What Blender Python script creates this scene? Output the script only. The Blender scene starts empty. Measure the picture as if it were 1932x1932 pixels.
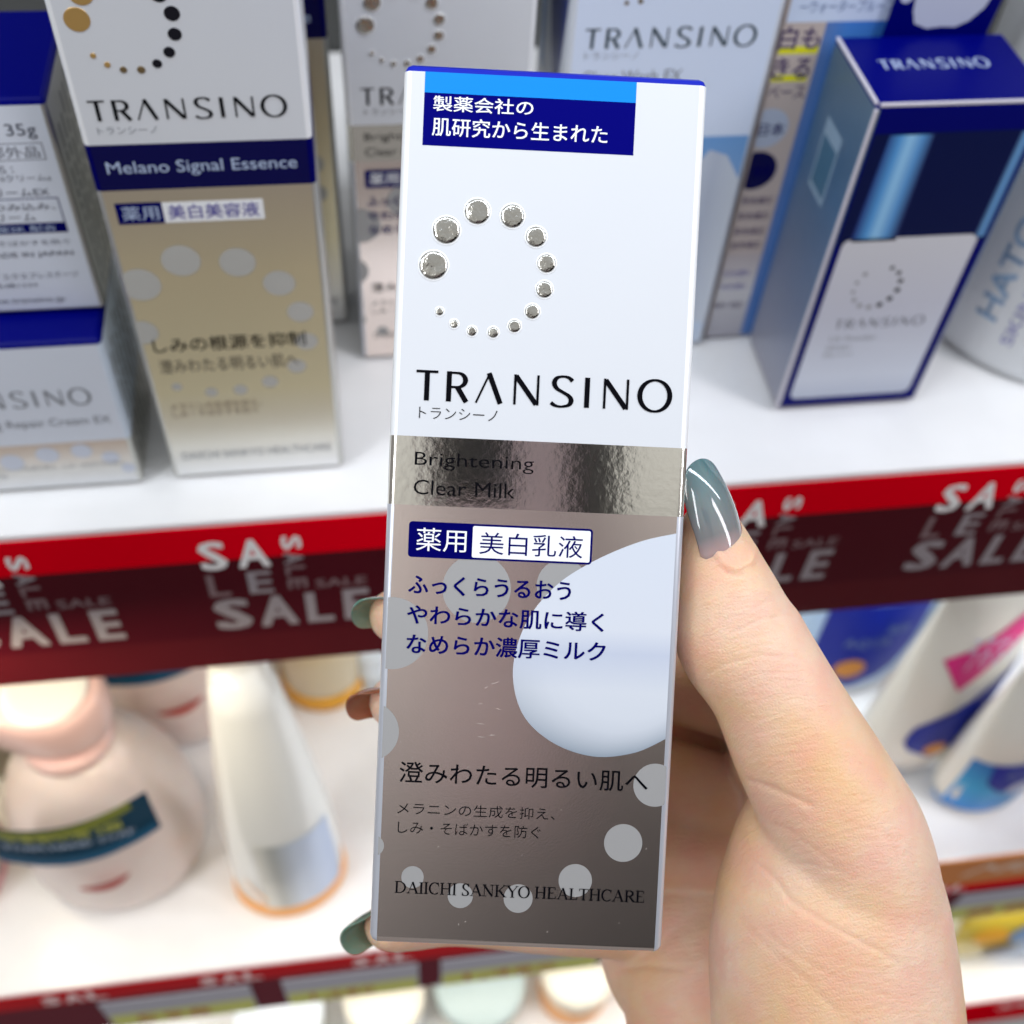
import bpy, bmesh, math, random
import numpy as np
from mathutils import Vector, Matrix

S = bpy.context.scene
COL = S.collection
random.seed(7); rng = np.random.RandomState(7)

# ------------------------------------------------------------------ camera
# Z = 0 is the top of the upper shelf, X runs along the shelf, Y into it.
CAM = np.array([0.0, 0.0, 0.2649])
F, CEN = 2147.0, 966.0
RM = np.array([[0.9890, 0.0752, -0.1275], [-0.1382, 0.7781, -0.6128], [0.0531, 0.6236, 0.7799]])
cz = RM[:, 2] / np.linalg.norm(RM[:, 2]); cx = RM[:, 0] - cz * RM[:, 0].dot(cz); cx /= np.linalg.norm(cx)
RM = np.array([cx, np.cross(cz, cx), cz]).T
cam = bpy.data.cameras.new('camera'); camo = bpy.data.objects.new('camera', cam); COL.objects.link(camo)
M4 = Matrix([list(RM[i]) + [CAM[i]] for i in range(3)] + [[0, 0, 0, 1]])
camo.matrix_world = M4
cam.sensor_width = 36; cam.lens = 40.0; cam.clip_start = 0.005; cam.clip_end = 50
cam.dof.use_dof = True; cam.dof.focus_distance = 0.193; cam.dof.aperture_fstop = 14.5
S.camera = camo

# ------------------------------------------------------------------ world: the room of the shop
S.view_settings.view_transform = 'Standard'; S.view_settings.look = 'None'
S.view_settings.exposure = 0.28; S.view_settings.gamma = 1.0
try:
    S.cycles.use_denoising = True
    S.cycles.max_bounces = 8
    S.cycles.sample_clamp_indirect = 6
except Exception:
    pass
W = bpy.data.worlds.new('World'); S.world = W; W.use_nodes = True
nt = W.node_tree; nt.nodes.clear()
def N(t, **kw):
    n = nt.nodes.new(t)
    for k, v in kw.items(): setattr(n, k, v)
    return n
def LK(a, b): nt.links.new(a, b)
tc = N('ShaderNodeTexCoord'); sep = N('ShaderNodeSeparateXYZ'); LK(tc.outputs['Generated'], sep.inputs[0])
ramp = N('ShaderNodeValToRGB'); LK(sep.outputs['Z'], ramp.inputs[0])
cr = ramp.color_ramp
cr.elements[0].position = 0.0; cr.elements[0].color = (.52, .50, .50, 1)
cr.elements[1].position = 1.0; cr.elements[1].color = (1.3, 1.33, 1.38, 1)
e = cr.elements.new(.25); e.color = (.52, .50, .50, 1)
e = cr.elements.new(.5); e.color = (.60, .58, .58, 1)
e = cr.elements.new(.72); e.color = (1.45, 1.42, 1.36, 1)
# aisle fixtures: soft uneven light and dark patches
no = N('ShaderNodeTexNoise'); no.inputs['Scale'].default_value = 3.2; no.inputs['Detail'].default_value = 3
LK(tc.outputs['Generated'], no.inputs['Vector'])
mr = N('ShaderNodeMapRange'); mr.inputs['From Min'].default_value = .35; mr.inputs['From Max'].default_value = .65
mr.inputs['To Min'].default_value = .78; mr.inputs['To Max'].default_value = 1.15; LK(no.outputs['Fac'], mr.inputs['Value'])
mx = N('ShaderNodeVectorMath', operation='SCALE'); LK(ramp.outputs[0], mx.inputs[0]); LK(mr.outputs[0], mx.inputs['Scale'])
# the dark clothes of whoever stands in the aisle
dt = N('ShaderNodeVectorMath', operation='DOT_PRODUCT'); LK(tc.outputs['Generated'], dt.inputs[0])
pv = Vector((.20, -.93, .19)).normalized(); dt.inputs[1].default_value = pv
m2 = N('ShaderNodeMapRange'); m2.interpolation_type = 'SMOOTHSTEP'
m2.inputs['From Min'].default_value = .79; m2.inputs['From Max'].default_value = .935
m2.inputs['To Min'].default_value = 1.0; m2.inputs['To Max'].default_value = .02; LK(dt.outputs['Value'], m2.inputs['Value'])
m3 = N('ShaderNodeVectorMath', operation='SCALE'); LK(mx.outputs[0], m3.inputs[0]); LK(m2.outputs[0], m3.inputs['Scale'])
bg = N('ShaderNodeBackground'); LK(m3.outputs[0], bg.inputs['Color']); bg.inputs['Strength'].default_value = 0.41
wo = N('ShaderNodeOutputWorld'); LK(bg.outputs[0], wo.inputs['Surface'])

def area(name, loc, target, sx, sy, power, color):
    l = bpy.data.lights.new(name, 'AREA'); l.shape = 'RECTANGLE'; l.size = sx; l.size_y = sy
    l.energy = power; l.color = color
    o = bpy.data.objects.new(name, l); COL.objects.link(o); o.location = loc
    o.rotation_euler = (Vector(target) - Vector(loc)).to_track_quat('-Z', 'Y').to_euler()
    return o
area('ceiling_panel_light', (-1.10, -.62, 1.30), (0, .2, 0), .3, 1.2, 9.3, (.95, .97, 1.0))
area('ceiling_panel_light', (1.15, -.58, 1.30), (0.05, .15, 0), .3, 1.2, 10.0, (.98, .95, 1.0))
area('shelf_area_light', (.05, .14, .55), (.05, .27, .05), 1.2, .03, 1.8, (.82, .90, 1.0))  # added fill lamp for the carton fronts; no fixture is seen above them
area('shelf_area_light', (-.22, .265, -.040), (-.20, .285, -.285), .50, .02, .44, (1.0, .84, .58))
area('shelf_area_light', (.36, .265, -.040), (.36, .285, -.285), .50, .02, .62, (.90, .95, 1.0))
area('shelf_area_light', (.1, .20, -.36), (.1, .22, -.6), 1.2, .02, 1.0, (1.0, .92, .80))

# ------------------------------------------------------------------ materials
MATS = {}
def mat(name, col, rough=.5, metal=0.0, bump=None, coat=0.0, alpha=None, sss=0, spec=.5, trans=0, var=0.0):
    if name in MATS: return MATS[name]
    m = bpy.data.materials.new(name); m.use_nodes = True
    t = m.node_tree; b = t.nodes['Principled BSDF']
    b.inputs['Base Color'].default_value = (*col, 1); b.inputs['Roughness'].default_value = rough
    b.inputs['Metallic'].default_value = metal; b.inputs['Coat Weight'].default_value = coat
    b.inputs['Coat Roughness'].default_value = .12
    b.inputs['Specular IOR Level'].default_value = spec; b.inputs['Transmission Weight'].default_value = trans
    if sss:
        b.inputs['Subsurface Weight'].default_value = sss; b.inputs['Subsurface Scale'].default_value = .004
        b.inputs['Subsurface Radius'].default_value = (1, .35, .2)
    tcn = t.nodes.new('ShaderNodeTexCoord')
    if bump:
        n = t.nodes.new('ShaderNodeTexNoise'); n.inputs['Scale'].default_value = bump[0]; n.inputs['Detail'].default_value = bump[3] if len(bump) > 3 else 3
        bp = t.nodes.new('ShaderNodeBump'); bp.inputs['Strength'].default_value = bump[1]; bp.inputs['Distance'].default_value = bump[2]
        t.links.new(tcn.outputs['Object'], n.inputs['Vector']); t.links.new(n.outputs['Fac'], bp.inputs['Height'])
        t.links.new(bp.outputs[0], b.inputs['Normal'])
    if var:
        n = t.nodes.new('ShaderNodeTexNoise'); n.inputs['Scale'].default_value = 60; n.inputs['Detail'].default_value = 4
        t.links.new(tcn.outputs['Object'], n.inputs['Vector'])
        r = t.nodes.new('ShaderNodeMapRange'); r.inputs['To Min'].default_value = 1 - var; r.inputs['To Max'].default_value = 1 + var
        t.links.new(n.outputs['Fac'], r.inputs['Value'])
        v = t.nodes.new('ShaderNodeVectorMath'); v.operation = 'SCALE'; v.inputs[0].default_value = col
        t.links.new(r.outputs[0], v.inputs['Scale']); t.links.new(v.outputs[0], b.inputs['Base Color'])
    MATS[name] = m
    return m
def mat_grad(name, stops, axis='Z', lo=0., hi=1., rough=.4, metal=0, coat=0, bump=None):
    """colour ramp along an object axis"""
    m = mat(name, (1, 1, 1), rough, metal, bump=bump, coat=coat); t = m.node_tree; b = t.nodes['Principled BSDF']
    tcn = t.nodes.new('ShaderNodeTexCoord'); sp = t.nodes.new('ShaderNodeSeparateXYZ'); t.links.new(tcn.outputs['Object'], sp.inputs[0])
    r = t.nodes.new('ShaderNodeMapRange'); r.inputs['From Min'].default_value = lo; r.inputs['From Max'].default_value = hi
    t.links.new(sp.outputs[axis], r.inputs['Value'])
    cr = t.nodes.new('ShaderNodeValToRGB'); t.links.new(r.outputs[0], cr.inputs[0])
    el = cr.color_ramp.elements
    el[0].position = stops[0][0]; el[0].color = (*stops[0][1], 1)
    el[1].position = stops[-1][0]; el[1].color = (*stops[-1][1], 1)
    for p, c in stops[1:-1]:
        q = el.new(p); q.color = (*c, 1)
    t.links.new(cr.outputs[0], b.inputs['Base Color'])
    return m

CARD = mat('white_card', (.64, .665, .70), .42, coat=.25, bump=(900, .04, .0002), var=.012)
CARDEDGE = mat('white_card_fold', (.84, .86, .88), .35, coat=.3)
BLUE = mat('blue_foil_card', (.004, .015, .42), .30, spec=.3)
BLUETOP = mat('deep_blue_card', (.0, .001, .13), .34, spec=.07)
NAVY = mat('navy_ink', (.0, .0, .10), .5, spec=.03)
NAVYD = mat('dark_navy_ink', (.001, .001, .06), .45, spec=.15)
CYAN = mat('cyan_ink', (.0, .24, .80), .45, spec=.15)
INK = mat('black_ink', (.002, .002, .004), .5, spec=.04)
GREYINK = mat('grey_ink', (.22, .24, .27), .5)
WHITEINK = mat('white_ink', (.86, .88, .90), .5)
FOIL = mat('crinkled_silver_foil', (.88, .86, .79), .10, 1.0, bump=(750, .22, .00009, 4))
DOTFOIL = mat('embossed_silver_foil', (.52, .51, .47), .12, 1.0, bump=(420, .9, .0004, 5))
SATIN = mat('satin_silver_card', (.90, .79, .73), .25, 1.0, bump=(2500, .06, .0001), var=.04)
HALF = mat('halftone_silver_dot', (.36, .36, .36), .5, .3)
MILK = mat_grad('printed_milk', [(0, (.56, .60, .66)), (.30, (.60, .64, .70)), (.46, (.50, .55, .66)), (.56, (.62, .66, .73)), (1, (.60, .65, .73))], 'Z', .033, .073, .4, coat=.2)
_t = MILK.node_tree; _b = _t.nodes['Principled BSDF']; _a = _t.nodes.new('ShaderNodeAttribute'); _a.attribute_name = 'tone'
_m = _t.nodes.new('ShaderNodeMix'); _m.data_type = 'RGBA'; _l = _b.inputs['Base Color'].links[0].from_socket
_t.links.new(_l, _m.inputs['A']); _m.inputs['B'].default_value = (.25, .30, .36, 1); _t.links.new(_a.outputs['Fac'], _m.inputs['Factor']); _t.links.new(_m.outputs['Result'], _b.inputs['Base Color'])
CHAMP = mat_grad('champagne_card', [(0, (.84, .85, .86)), (.10, (.80, .79, .74)), (.35, (.84, .76, .50)), (.75, (.72, .62, .40)), (1, (.52, .45, .34))], 'Z', .0, .101, .33, .55)  # brown-to-cream ramp bakes the white shelf's reflection into the card colour
SIDEM = mat('silver_side_card', (.56, .56, .52), .38, .8, bump=(300, .2, .0003))
SHELFM = mat('white_shelf_enamel', (.84, .84, .84), .30, coat=.3, var=.05)
WALLM = mat('beige_back_panel', (.62, .56, .44), .6)
DARKM = mat('shaded_back_panel', (.05, .052, .05), .6)  # shade in the gaps behind the cartons, put into the panel colour
RED = mat('red_strip_paper', (.70, .0, .010), .9, spec=.0)
MAROON = mat('maroon_strip_paper', (.062, .002, .007), .5, spec=.06, var=.1)
MAROONL = mat('maroon_strip_paper_low', (.080, .005, .009), .5, spec=.06, var=.1)
SALEW = mat('white_strip_ink', (.85, .85, .85), .5)
SALEG = mat('grey_strip_ink', (.28, .25, .27), .5)  # grey and dim inks: white letters with the cover's dimming put into the colour
SALED = mat('dim_strip_ink', (.19, .12, .13), .5)
ORANGE = mat('orange_plastic', (.88, .38, .03), .35)

# ------------------------------------------------------------------ mesh helpers
def props(o, label=None, cat=None, group=None, kind=None):
    if label: o['label'] = label
    if cat: o['category'] = cat
    if group: o['group'] = group
    if kind: o['kind'] = kind
    return o
def root(name, label, cat, loc=(0, 0, 0), rz=0, group=None, mw=None):
    o = bpy.data.objects.new(name, None); COL.objects.link(o); o.empty_display_size = .01
    if mw is not None: o.matrix_world = mw
    else: o.location = loc; o.rotation_euler = (0, 0, rz)
    return props(o, label, cat, group)
def mk(name, verts, faces, m, parent=None, smooth=False, idx=None):
    me = bpy.data.meshes.new(name)
    me.from_pydata([tuple(map(float, v)) for v in verts], [], [tuple(map(int, f)) for f in faces])
    for q in (m if isinstance(m, (list, tuple)) else [m]): me.materials.append(q)
    if idx: me.polygons.foreach_set('material_index', idx)
    if smooth: me.polygons.foreach_set('use_smooth', [True] * len(me.polygons))
    me.update()
    o = bpy.data.objects.new(name, me); COL.objects.link(o)
    if parent: o.parent = parent
    return o
def box(name, x0, x1, y0, y1, z0, z1, m, parent=None, bev=0):
    bm = bmesh.new(); bmesh.ops.create_cube(bm, size=1)
    for v in bm.verts:
        v.co = Vector((x0 + (v.co.x + .5) * (x1 - x0), y0 + (v.co.y + .5) * (y1 - y0), z0 + (v.co.z + .5) * (z1 - z0)))
    if bev: bmesh.ops.bevel(bm, geom=bm.edges[:], offset=bev, segments=2, affect='EDGES')
    me = bpy.data.meshes.new(name); bm.to_mesh(me); bm.free(); me.materials.append(m)
    o = bpy.data.objects.new(name, me); COL.objects.link(o)
    if parent: o.parent = parent
    return o
def copy_tree(o, parent=None, names=()):
    c = o.copy(); COL.objects.link(c); c.parent = parent
    if parent is not None: c.matrix_parent_inverse = o.matrix_parent_inverse.copy()
    for ch in list(o.children): copy_tree(ch, c)
    return c
LAY = 3.5e-5
def flat(name, pts, m, parent, layer=1, y=0.0):
    """printed area on the front (local XZ plane, facing -Y)"""
    n = len(pts)
    return mk(name, [(p[0], y - layer * LAY, p[1]) for p in pts], [list(range(n))], m, parent)
def rrect(x0, x1, z0, z1, r=0, k=5):
    if r <= 0: return [(x0, z0), (x1, z0), (x1, z1), (x0, z1)]
    out = []
    for (cx_, cz_, a0) in ((x1 - r, z0 + r, -90), (x1 - r, z1 - r, 0), (x0 + r, z1 - r, 90), (x0 + r, z0 + r, 180)):
        for i in range(k + 1):
            a = math.radians(a0 + 90 * i / k); out.append((cx_ + r * math.cos(a), cz_ + r * math.sin(a)))
    return out
def circ(x, z, r, x0=-1, x1=1, n=40):
    return [(min(max(x + r * math.cos(2 * math.pi * i / n), x0), x1), z + r * math.sin(2 * math.pi * i / n)) for i in range(n)]
def text(body, x0, x1, z0, z1, m, parent, off=0., layer=3, y=0., name='lettering', rot=0, wrap=None, res=3, shear=0):
    """text mesh fitted to a box on the local XZ plane, in the built-in font"""
    c = bpy.data.curves.new('t', 'FONT'); c.body = body; c.resolution_u = res; c.offset = min(off, 0); c.space_line = 1.0; c.shear = shear
    o = bpy.data.objects.new('t', c); COL.objects.link(o)
    dg = bpy.context.evaluated_depsgraph_get()
    me = bpy.data.meshes.new_from_object(o.evaluated_get(dg))
    bpy.data.objects.remove(o); bpy.data.curves.remove(c)
    me.name = name
    n = len(me.vertices); co = np.zeros(n * 3); me.vertices.foreach_get('co', co); co = co.reshape(-1, 3)
    if rot == 90: co = np.stack([-co[:, 1], co[:, 0], co[:, 2]], 1)      # reads bottom to top
    if rot == -90: co = np.stack([co[:, 1], -co[:, 0], co[:, 2]], 1)     # reads top to bottom
    fcs = [tuple(p.vertices) for p in me.polygons]
    if off > 0:
        n0 = n; d = off * .75; cs_, fs_ = [], []
        for q, (a, b) in enumerate(((0, 0), (d, d * .6), (-d, d * .6), (d, -d * .6), (-d, -d * .6))):
            cs_.append(co + np.array([a, b, q])); fs_ += [tuple(v + q * n0 for v in f) for f in fcs]
        co = np.concatenate(cs_); n = len(co)
        bpy.data.meshes.remove(me); me = bpy.data.meshes.new(name); me.from_pydata([(0, 0, 0)] * n, [], fs_); co[:, 2] = np.round(co[:, 2])
    lo, hi = co.min(0), co.max(0)
    X = x0 + (co[:, 0] - lo[0]) / (hi[0] - lo[0]) * (x1 - x0); Z = z0 + (co[:, 1] - lo[1]) / (hi[1] - lo[1]) * (z1 - z0)
    out = np.stack([X, y - layer * LAY - (co[:, 2] * 1.5e-6 if off > 0 else 0), Z], 1) if off > 0 else np.stack([X, np.full(n, y - layer * LAY), Z], 1)
    if wrap: out = wrap(out)
    me.vertices.foreach_set('co', out.ravel()); me.update()
    me.materials.clear(); me.materials.append(m)
    o = bpy.data.objects.new(name, me); COL.objects.link(o)
    if parent: o.parent = parent
    return o

# strokes of a pen with thin level and thick upright lines
def stroke(pts, wf, V, Fc, y, closed=False):
    n = len(pts); base = len(V)
    for i in range(n):
        a = pts[(i - 1) % n] if closed else pts[max(i - 1, 0)]; b = pts[(i + 1) % n] if closed else pts[min(i + 1, n - 1)]
        dx, dz = b[0] - a[0], b[1] - a[1]; l = math.hypot(dx, dz) or 1; dx /= l; dz /= l
        w = wf(dx, dz) / 2
        V.append((pts[i][0] - dz * w, y, pts[i][1] + dx * w)); V.append((pts[i][0] + dz * w, y, pts[i][1] - dx * w))
    for i in range(n if closed else n - 1):
        j = (i + 1) % n
        Fc.append((base + 2 * i, base + 2 * i + 1, base + 2 * j + 1, base + 2 * j))
def arc(cx_, cz_, rx, rz, a0, a1, k=16):
    return [(cx_ + rx * math.cos(math.radians(a0 + (a1 - a0) * i / k)), cz_ + rz * math.sin(math.radians(a0 + (a1 - a0) * i / k))) for i in range(k + 1)]
def sspine(x, w):
    c = [(1.0, .86), (.82, .965), (.55, 1.0), (.25, .95), (.12, .78), (.25, .60), (.55, .48), (.85, .36), (.97, .21), (.85, .06), (.5, 0.0), (.2, .03), (.0, .12)]
    P = []
    for i in range(len(c) - 1):
        p0, p1, p2, p3 = c[max(i - 1, 0)], c[i], c[i + 1], c[min(i + 2, len(c) - 1)]
        for k in range(3):
            t = k / 3
            P.append(tuple(.5 * (2 * p1[j] + (p2[j] - p0[j]) * t + (2 * p0[j] - 5 * p1[j] + 4 * p2[j] - p3[j]) * t * t + (3 * p1[j] - p0[j] - 3 * p2[j] + p3[j]) * t ** 3) for j in (0, 1)))
    P.append(c[-1])
    return [(x + a * w, b) for a, b in P]
def logo(x0, x1, z0, z1, m, parent, layer=3, y=0., name='brand_lettering', wrap=None):
    V, Fc = [], []; TH, TN = .165, .075
    ux = (x1 - x0) / 8.47; uz = (z1 - z0)
    cnt = [0]
    def st(p, wf, closed=False):
        cnt[0] += 1; stroke(p, wf, V, Fc, -cnt[0] * 1.2e-6, closed)
    bar = lambda w: (lambda dx, dz: w)
    mod = lambda dx, dz: TN + (TH - TN) * abs(dz) ** 1.3
    def diag(p0, p1, w): st([p0, p1], bar(w))
    st([(0, .96), (.72, .96)], bar(.085)); st([(.36, .93), (.36, 0)], bar(TH))
    st([(1.09, 1), (1.09, 0)], bar(TH)); st([(1.12, .955)] + arc(1.36, .72, .27, .235, 90, -90, 14) + [(1.12, .485)], mod)
    diag((1.36, .50), (1.68, 0), TH)
    diag((2.0, 0), (2.42, .98), .062); diag((2.40, 1.0), (2.81, 0), TH)
    st([(3.28, 1), (3.28, 0)], bar(.08)); diag((3.30, .95), (4.0, .03), TH); st([(4.04, 1), (4.04, 0)], bar(.08))
    st(sspine(4.49, .69), mod)
    st([(5.675, 1), (5.675, 0)], bar(TH))
    st([(6.26, 1), (6.26, 0)], bar(.08)); diag((6.28, .95), (6.98, .03), TH); st([(7.02, 1), (7.02, 0)], bar(.08))
    st(arc(7.93, .5, .50, .52, 0, 348.75, 31), mod, True)
    out = np.array([(x0 + v[0] * ux, y - layer * LAY + v[1], z0 + v[2] * uz) for v in V])
    if wrap: out = wrap(out)
    return mk(name, out, Fc, m, parent)
def serif(body, x0, x1, z0, z1, m, parent, layer=3, name='maker_lettering'):
    V, Fc = [], []; cnt = [0]; TH, TN = .135, .05
    bar = lambda w: (lambda dx, dz: w); mod = lambda dx, dz: TN + (TH - TN) * abs(dz) ** 1.4
    def st(p, wf): cnt[0] += 1; stroke(p, wf, V, Fc, -cnt[0] * 1.0e-6)
    def sr(x, z, w=.30): st([(x - w / 2, z), (x + w / 2, z)], bar(.045))
    x = 0
    def stem(a, w=TH, s=(1, 1)):
        st([(a, 1), (a, 0)], bar(w))
        if s[0]: sr(a, .978)
        if s[1]: sr(a, .022)
    for ch in body:
        if ch == ' ': x += .34; continue
        if ch == 'D': stem(x + .15); st([(x + .15, .975)] + arc(x + .36, .5, .42, .475, 90, -90, 14) + [(x + .15, .025)], mod); x += .92
        elif ch == 'A': st([(x + .10, 0), (x + .44, 1)], bar(.05)); st([(x + .42, 1), (x + .76, 0)], bar(TH)); st([(x + .2, .34), (x + .62, .34)], bar(.045)); sr(x + .10, .022, .24); sr(x + .76, .022); x += .92
        elif ch == 'I': stem(x + .16); x += .37
        elif ch == 'C': st(arc(x + .44, .5, .38, .49, 48, 312, 20), mod); st([(x + .72, 1), (x + .72, .70)], bar(.05)); x += .84
        elif ch == 'H': stem(x + .16); stem(x + .72); st([(x + .16, .51), (x + .72, .51)], bar(.05)); x += .93
        elif ch == 'S': st(sspine(x + .06, .46), mod); st([(x + .52, 1), (x + .52, .74)], bar(.045)); st([(x + .07, 0), (x + .07, .27)], bar(.045)); x += .66
        elif ch == 'N': stem(x + .14, .05); st([(x + .10, .98), (x + .74, .02)], bar(TH)); stem(x + .74, .05, (1, 0)); x += .93
        elif ch == 'K': stem(x + .16); st([(x + .72, .98), (x + .24, .45)], bar(.05)); st([(x + .34, .56), (x + .76, .02)], bar(TH)); sr(x + .72, .978, .24); sr(x + .78, .022, .26); x += .92
        elif ch == 'Y': st([(x + .08, .98), (x + .42, .46)], bar(TH)); st([(x + .76, .98), (x + .42, .46)], bar(.05)); st([(x + .42, .5), (x + .42, 0)], bar(TH)); sr(x + .08, .978, .26); sr(x + .76, .978, .22); sr(x + .42, .022); x += .86
        elif ch == 'O': st(arc(x + .44, .5, .38, .49, 0, 360, 26), mod); x += .92
        elif ch == 'E': stem(x + .16); st([(x + .16, .975), (x + .60, .975)], bar(.05)); st([(x + .16, .51), (x + .5, .51)], bar(.05)); st([(x + .16, .025), (x + .64, .025)], bar(.05)); st([(x + .6, 1), (x + .6, .8)], bar(.05)); st([(x + .64, 0), (x + .64, .22)], bar(.05)); x += .76
        elif ch == 'L': stem(x + .16); st([(x + .16, .025), (x + .60, .025)], bar(.05)); st([(x + .6, 0), (x + .6, .24)], bar(.05)); x += .70
        elif ch == 'T': st([(x + .40, 1), (x + .40, 0)], bar(TH)); sr(x + .40, .022); st([(x + .06, .975), (x + .74, .975)], bar(.05)); st([(x + .07, 1), (x + .07, .78)], bar(.045)); st([(x + .73, 1), (x + .73, .78)], bar(.045)); x += .82
        elif ch == 'R': stem(x + .16); st([(x + .16, .975)] + arc(x + .38, .735, .24, .24, 90, -90, 12) + [(x + .16, .495)], mod); st([(x + .38, .49), (x + .72, .02)], bar(TH)); sr(x + .76, .022, .2); x += .84
    k = (x1 - x0) / x
    return mk(name, [(x0 + v[0] * k, -layer * LAY + v[1], z0 + v[2] * (z1 - z0)) for v in V], Fc, m, parent)

def carton(r, w, h, d, bands, top, fold=.0013, topname='top_flap'):
    """body of a folding carton in local axes (X right, Z up, front at Y=0). bands: (part name, z0, z1, front material, side material)"""
    K = 4
    def ring(z, ins):
        out = []
        f = fold
        for (cx_, cy_, a0) in ((w - f, f, -90), (w - f, d - f, 0), (f, d - f, 90), (f, f, 180)):
            for i in range(K + 1):
                a = math.radians(a0 + 90 * i / K); rr = f - ins if f > ins else 0
                out.append((cx_ + rr * math.cos(a), cy_ + rr * math.sin(a), z))
        return out
    n = 4 * (K + 1); parts = []
    for (nm, z0, z1, mf, ms) in bands:
        V = []; zs = [(z0, 0), (z1, 0)]
        if z0 <= 0: zs = [(0, fold * .9), (fold * .35, fold * .35), (fold, 0)] + zs[1:]
        for z, i in zs: V += ring(z, i)
        Fc, ix = [], []
        for k in range(len(zs) - 1):
            for j in range(n):
                q = (j + 1) % n
                Fc.append((k * n + j, k * n + q, (k + 1) * n + q, (k + 1) * n + j))
                ix.append(0 if (j == n - 1 ) else 1)
        if z0 <= 0: Fc.append(list(range(n))[::-1]); ix.append(1)
        o = mk(nm, V, Fc, [mf, ms], r, idx=ix); parts.append(o)
        for p, f_ in zip(o.data.polygons, Fc):
            p.use_smooth = len(f_) == 4 and (p.area < .0012 * (z1 - z0) if True else 0)
    zt = bands[-1][2]
    V = []
    for z, i in ((zt, 0), (zt + fold * .65, fold * .35), (zt + fold, fold * .95)): V += ring(z, i)
    Fc = []
    for k in range(2):
        for j in range(n):
            q = (j + 1) % n; Fc.append((k * n + j, k * n + q, (k + 1) * n + q, (k + 1) * n + j))
    Fc.append([2 * n + j for j in range(n)])
    mk(topname, V, Fc, top, r)
    return parts

def lathe(name, prof, m, parent, cx_=0, cy_=0, sx=1, sy=1, n=40, cap=True, rot=0):
    V, Fc = [], []
    for r_, z in prof:
        for i in range(n):
            a = 2 * math.pi * i / n; x, y = r_ * sx * math.cos(a), r_ * sy * math.sin(a)
            V.append((cx_ + x * math.cos(rot) - y * math.sin(rot), cy_ + x * math.sin(rot) + y * math.cos(rot), z))
    for k in range(len(prof) - 1):
        for i in range(n):
            j = (i + 1) % n; Fc.append((k * n + i, k * n + j, (k + 1) * n + j, (k + 1) * n + i))
    if cap:
        Fc.append([i for i in range(n)][::-1]); Fc.append([(len(prof) - 1) * n + i for i in range(n)])
    return mk(name, V, Fc, m, parent, smooth=True)

# ------------------------------------------------------------------ the shelves (setting)
def shelf(label, z, yf, yb, x0, x1, thick=.022, band=None):
    r = root('display_shelf', label, 'shelf', (0, 0, z))
    box('shelf_board', x0, x1, yf + .0005, yb, -thick, 0, SHELFM, r, .0015)
    box('front_lip', x0, x1, yf + .0006, yf + .010, .0, .0012, SHELFM, r, .0004)
    box('price_rail', x0, x1, yf + .0012, yf + .006, -.078 if z > -.1 else -.066, -.0225, mat('rail_plastic', (.5, .45, .43), .4), r, .001)
    return r
shelf('white upper shelf carrying the boxed skincare cartons', 0, .2116, .47, -.45, .62)
shelf('white middle shelf carrying pump bottles and blue tubes', -.285, .176, .47, -.55, .75)
shelf('white lowest shelf at the very bottom of the picture', -.565, .178, .47, -.6, .9)
bp_ = props(box('upper_back_wall', -.5, .7, .47, .48, -.001, .5, DARKM), kind='structure')
bp2 = props(box('lower_back_wall', -.7, 1.0, .472, .482, -.7, -.023, WALLM), kind='structure')

# sale strips standing in the rails
def sale_cluster(r, x, z0=0, y=0):
    kw = dict(parent=r, y=y, off=.035, res=2)
    for ch, a, b, c, d, m, cut in (('S', 0, 8, -20.9, -6.8, 0, 1), ('A', 11, 20.5, -21, -7.2, 0, 1), ('L', .2, 6.8, -35, -23.4, 2, 0), ('E', 12.5, 20.0, -35, -23.3, 1, 0)):
        text(ch, x + a / 1000, x + b / 1000, z0 + c / 1000, z0 + d / 1000, (SALEW, SALEG, SALED)[m], layer=4, **kw)
    zz = [(-13.5, -6.8, SALEW), (-20.8, -15, SALEG), (-27, -22, SALED), (-34, -28.6, SALED)]
    for ch, (a, b, m) in zip('SALE', zz):
        text(ch, x + .0245, x + .0305, z0 + a / 1000, z0 + b / 1000, m, rot=-90, layer=4, **kw)
    text('SALE', x + .0330, x + .0490, z0 - .0346, z0 - .0301, SALED, layer=4, **dict(kw, off=.02))
    for ch, a, b in (('S', 0, 11.5), ('A', 14, 26), ('L', 29, 37.6), ('E', 41, 49.5)):
        text(ch, x + a / 1000, x + b / 1000, z0 - .0540, z0 - .0370, SALEG, layer=4, **dict(kw, off=.05))
us = root('sale_strip', 'red and maroon sale strip along the front edge of the upper shelf', 'sale strip', (0, .2116, 0))
box('upper_red_band', -.45, .62, -.0006, 0, -.0165, -.0004, RED, us)
box('lower_maroon_band', -.45, .62, -.0006, 0, -.058, -.0165, MAROON, us)
box('maroon_hem', -.45, .62, -.0006, 0, -.0765, -.058, MAROONL, us)
for i in range(5):
    sale_cluster(us, -.1287 + i * .0785, y=-.0006)
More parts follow.
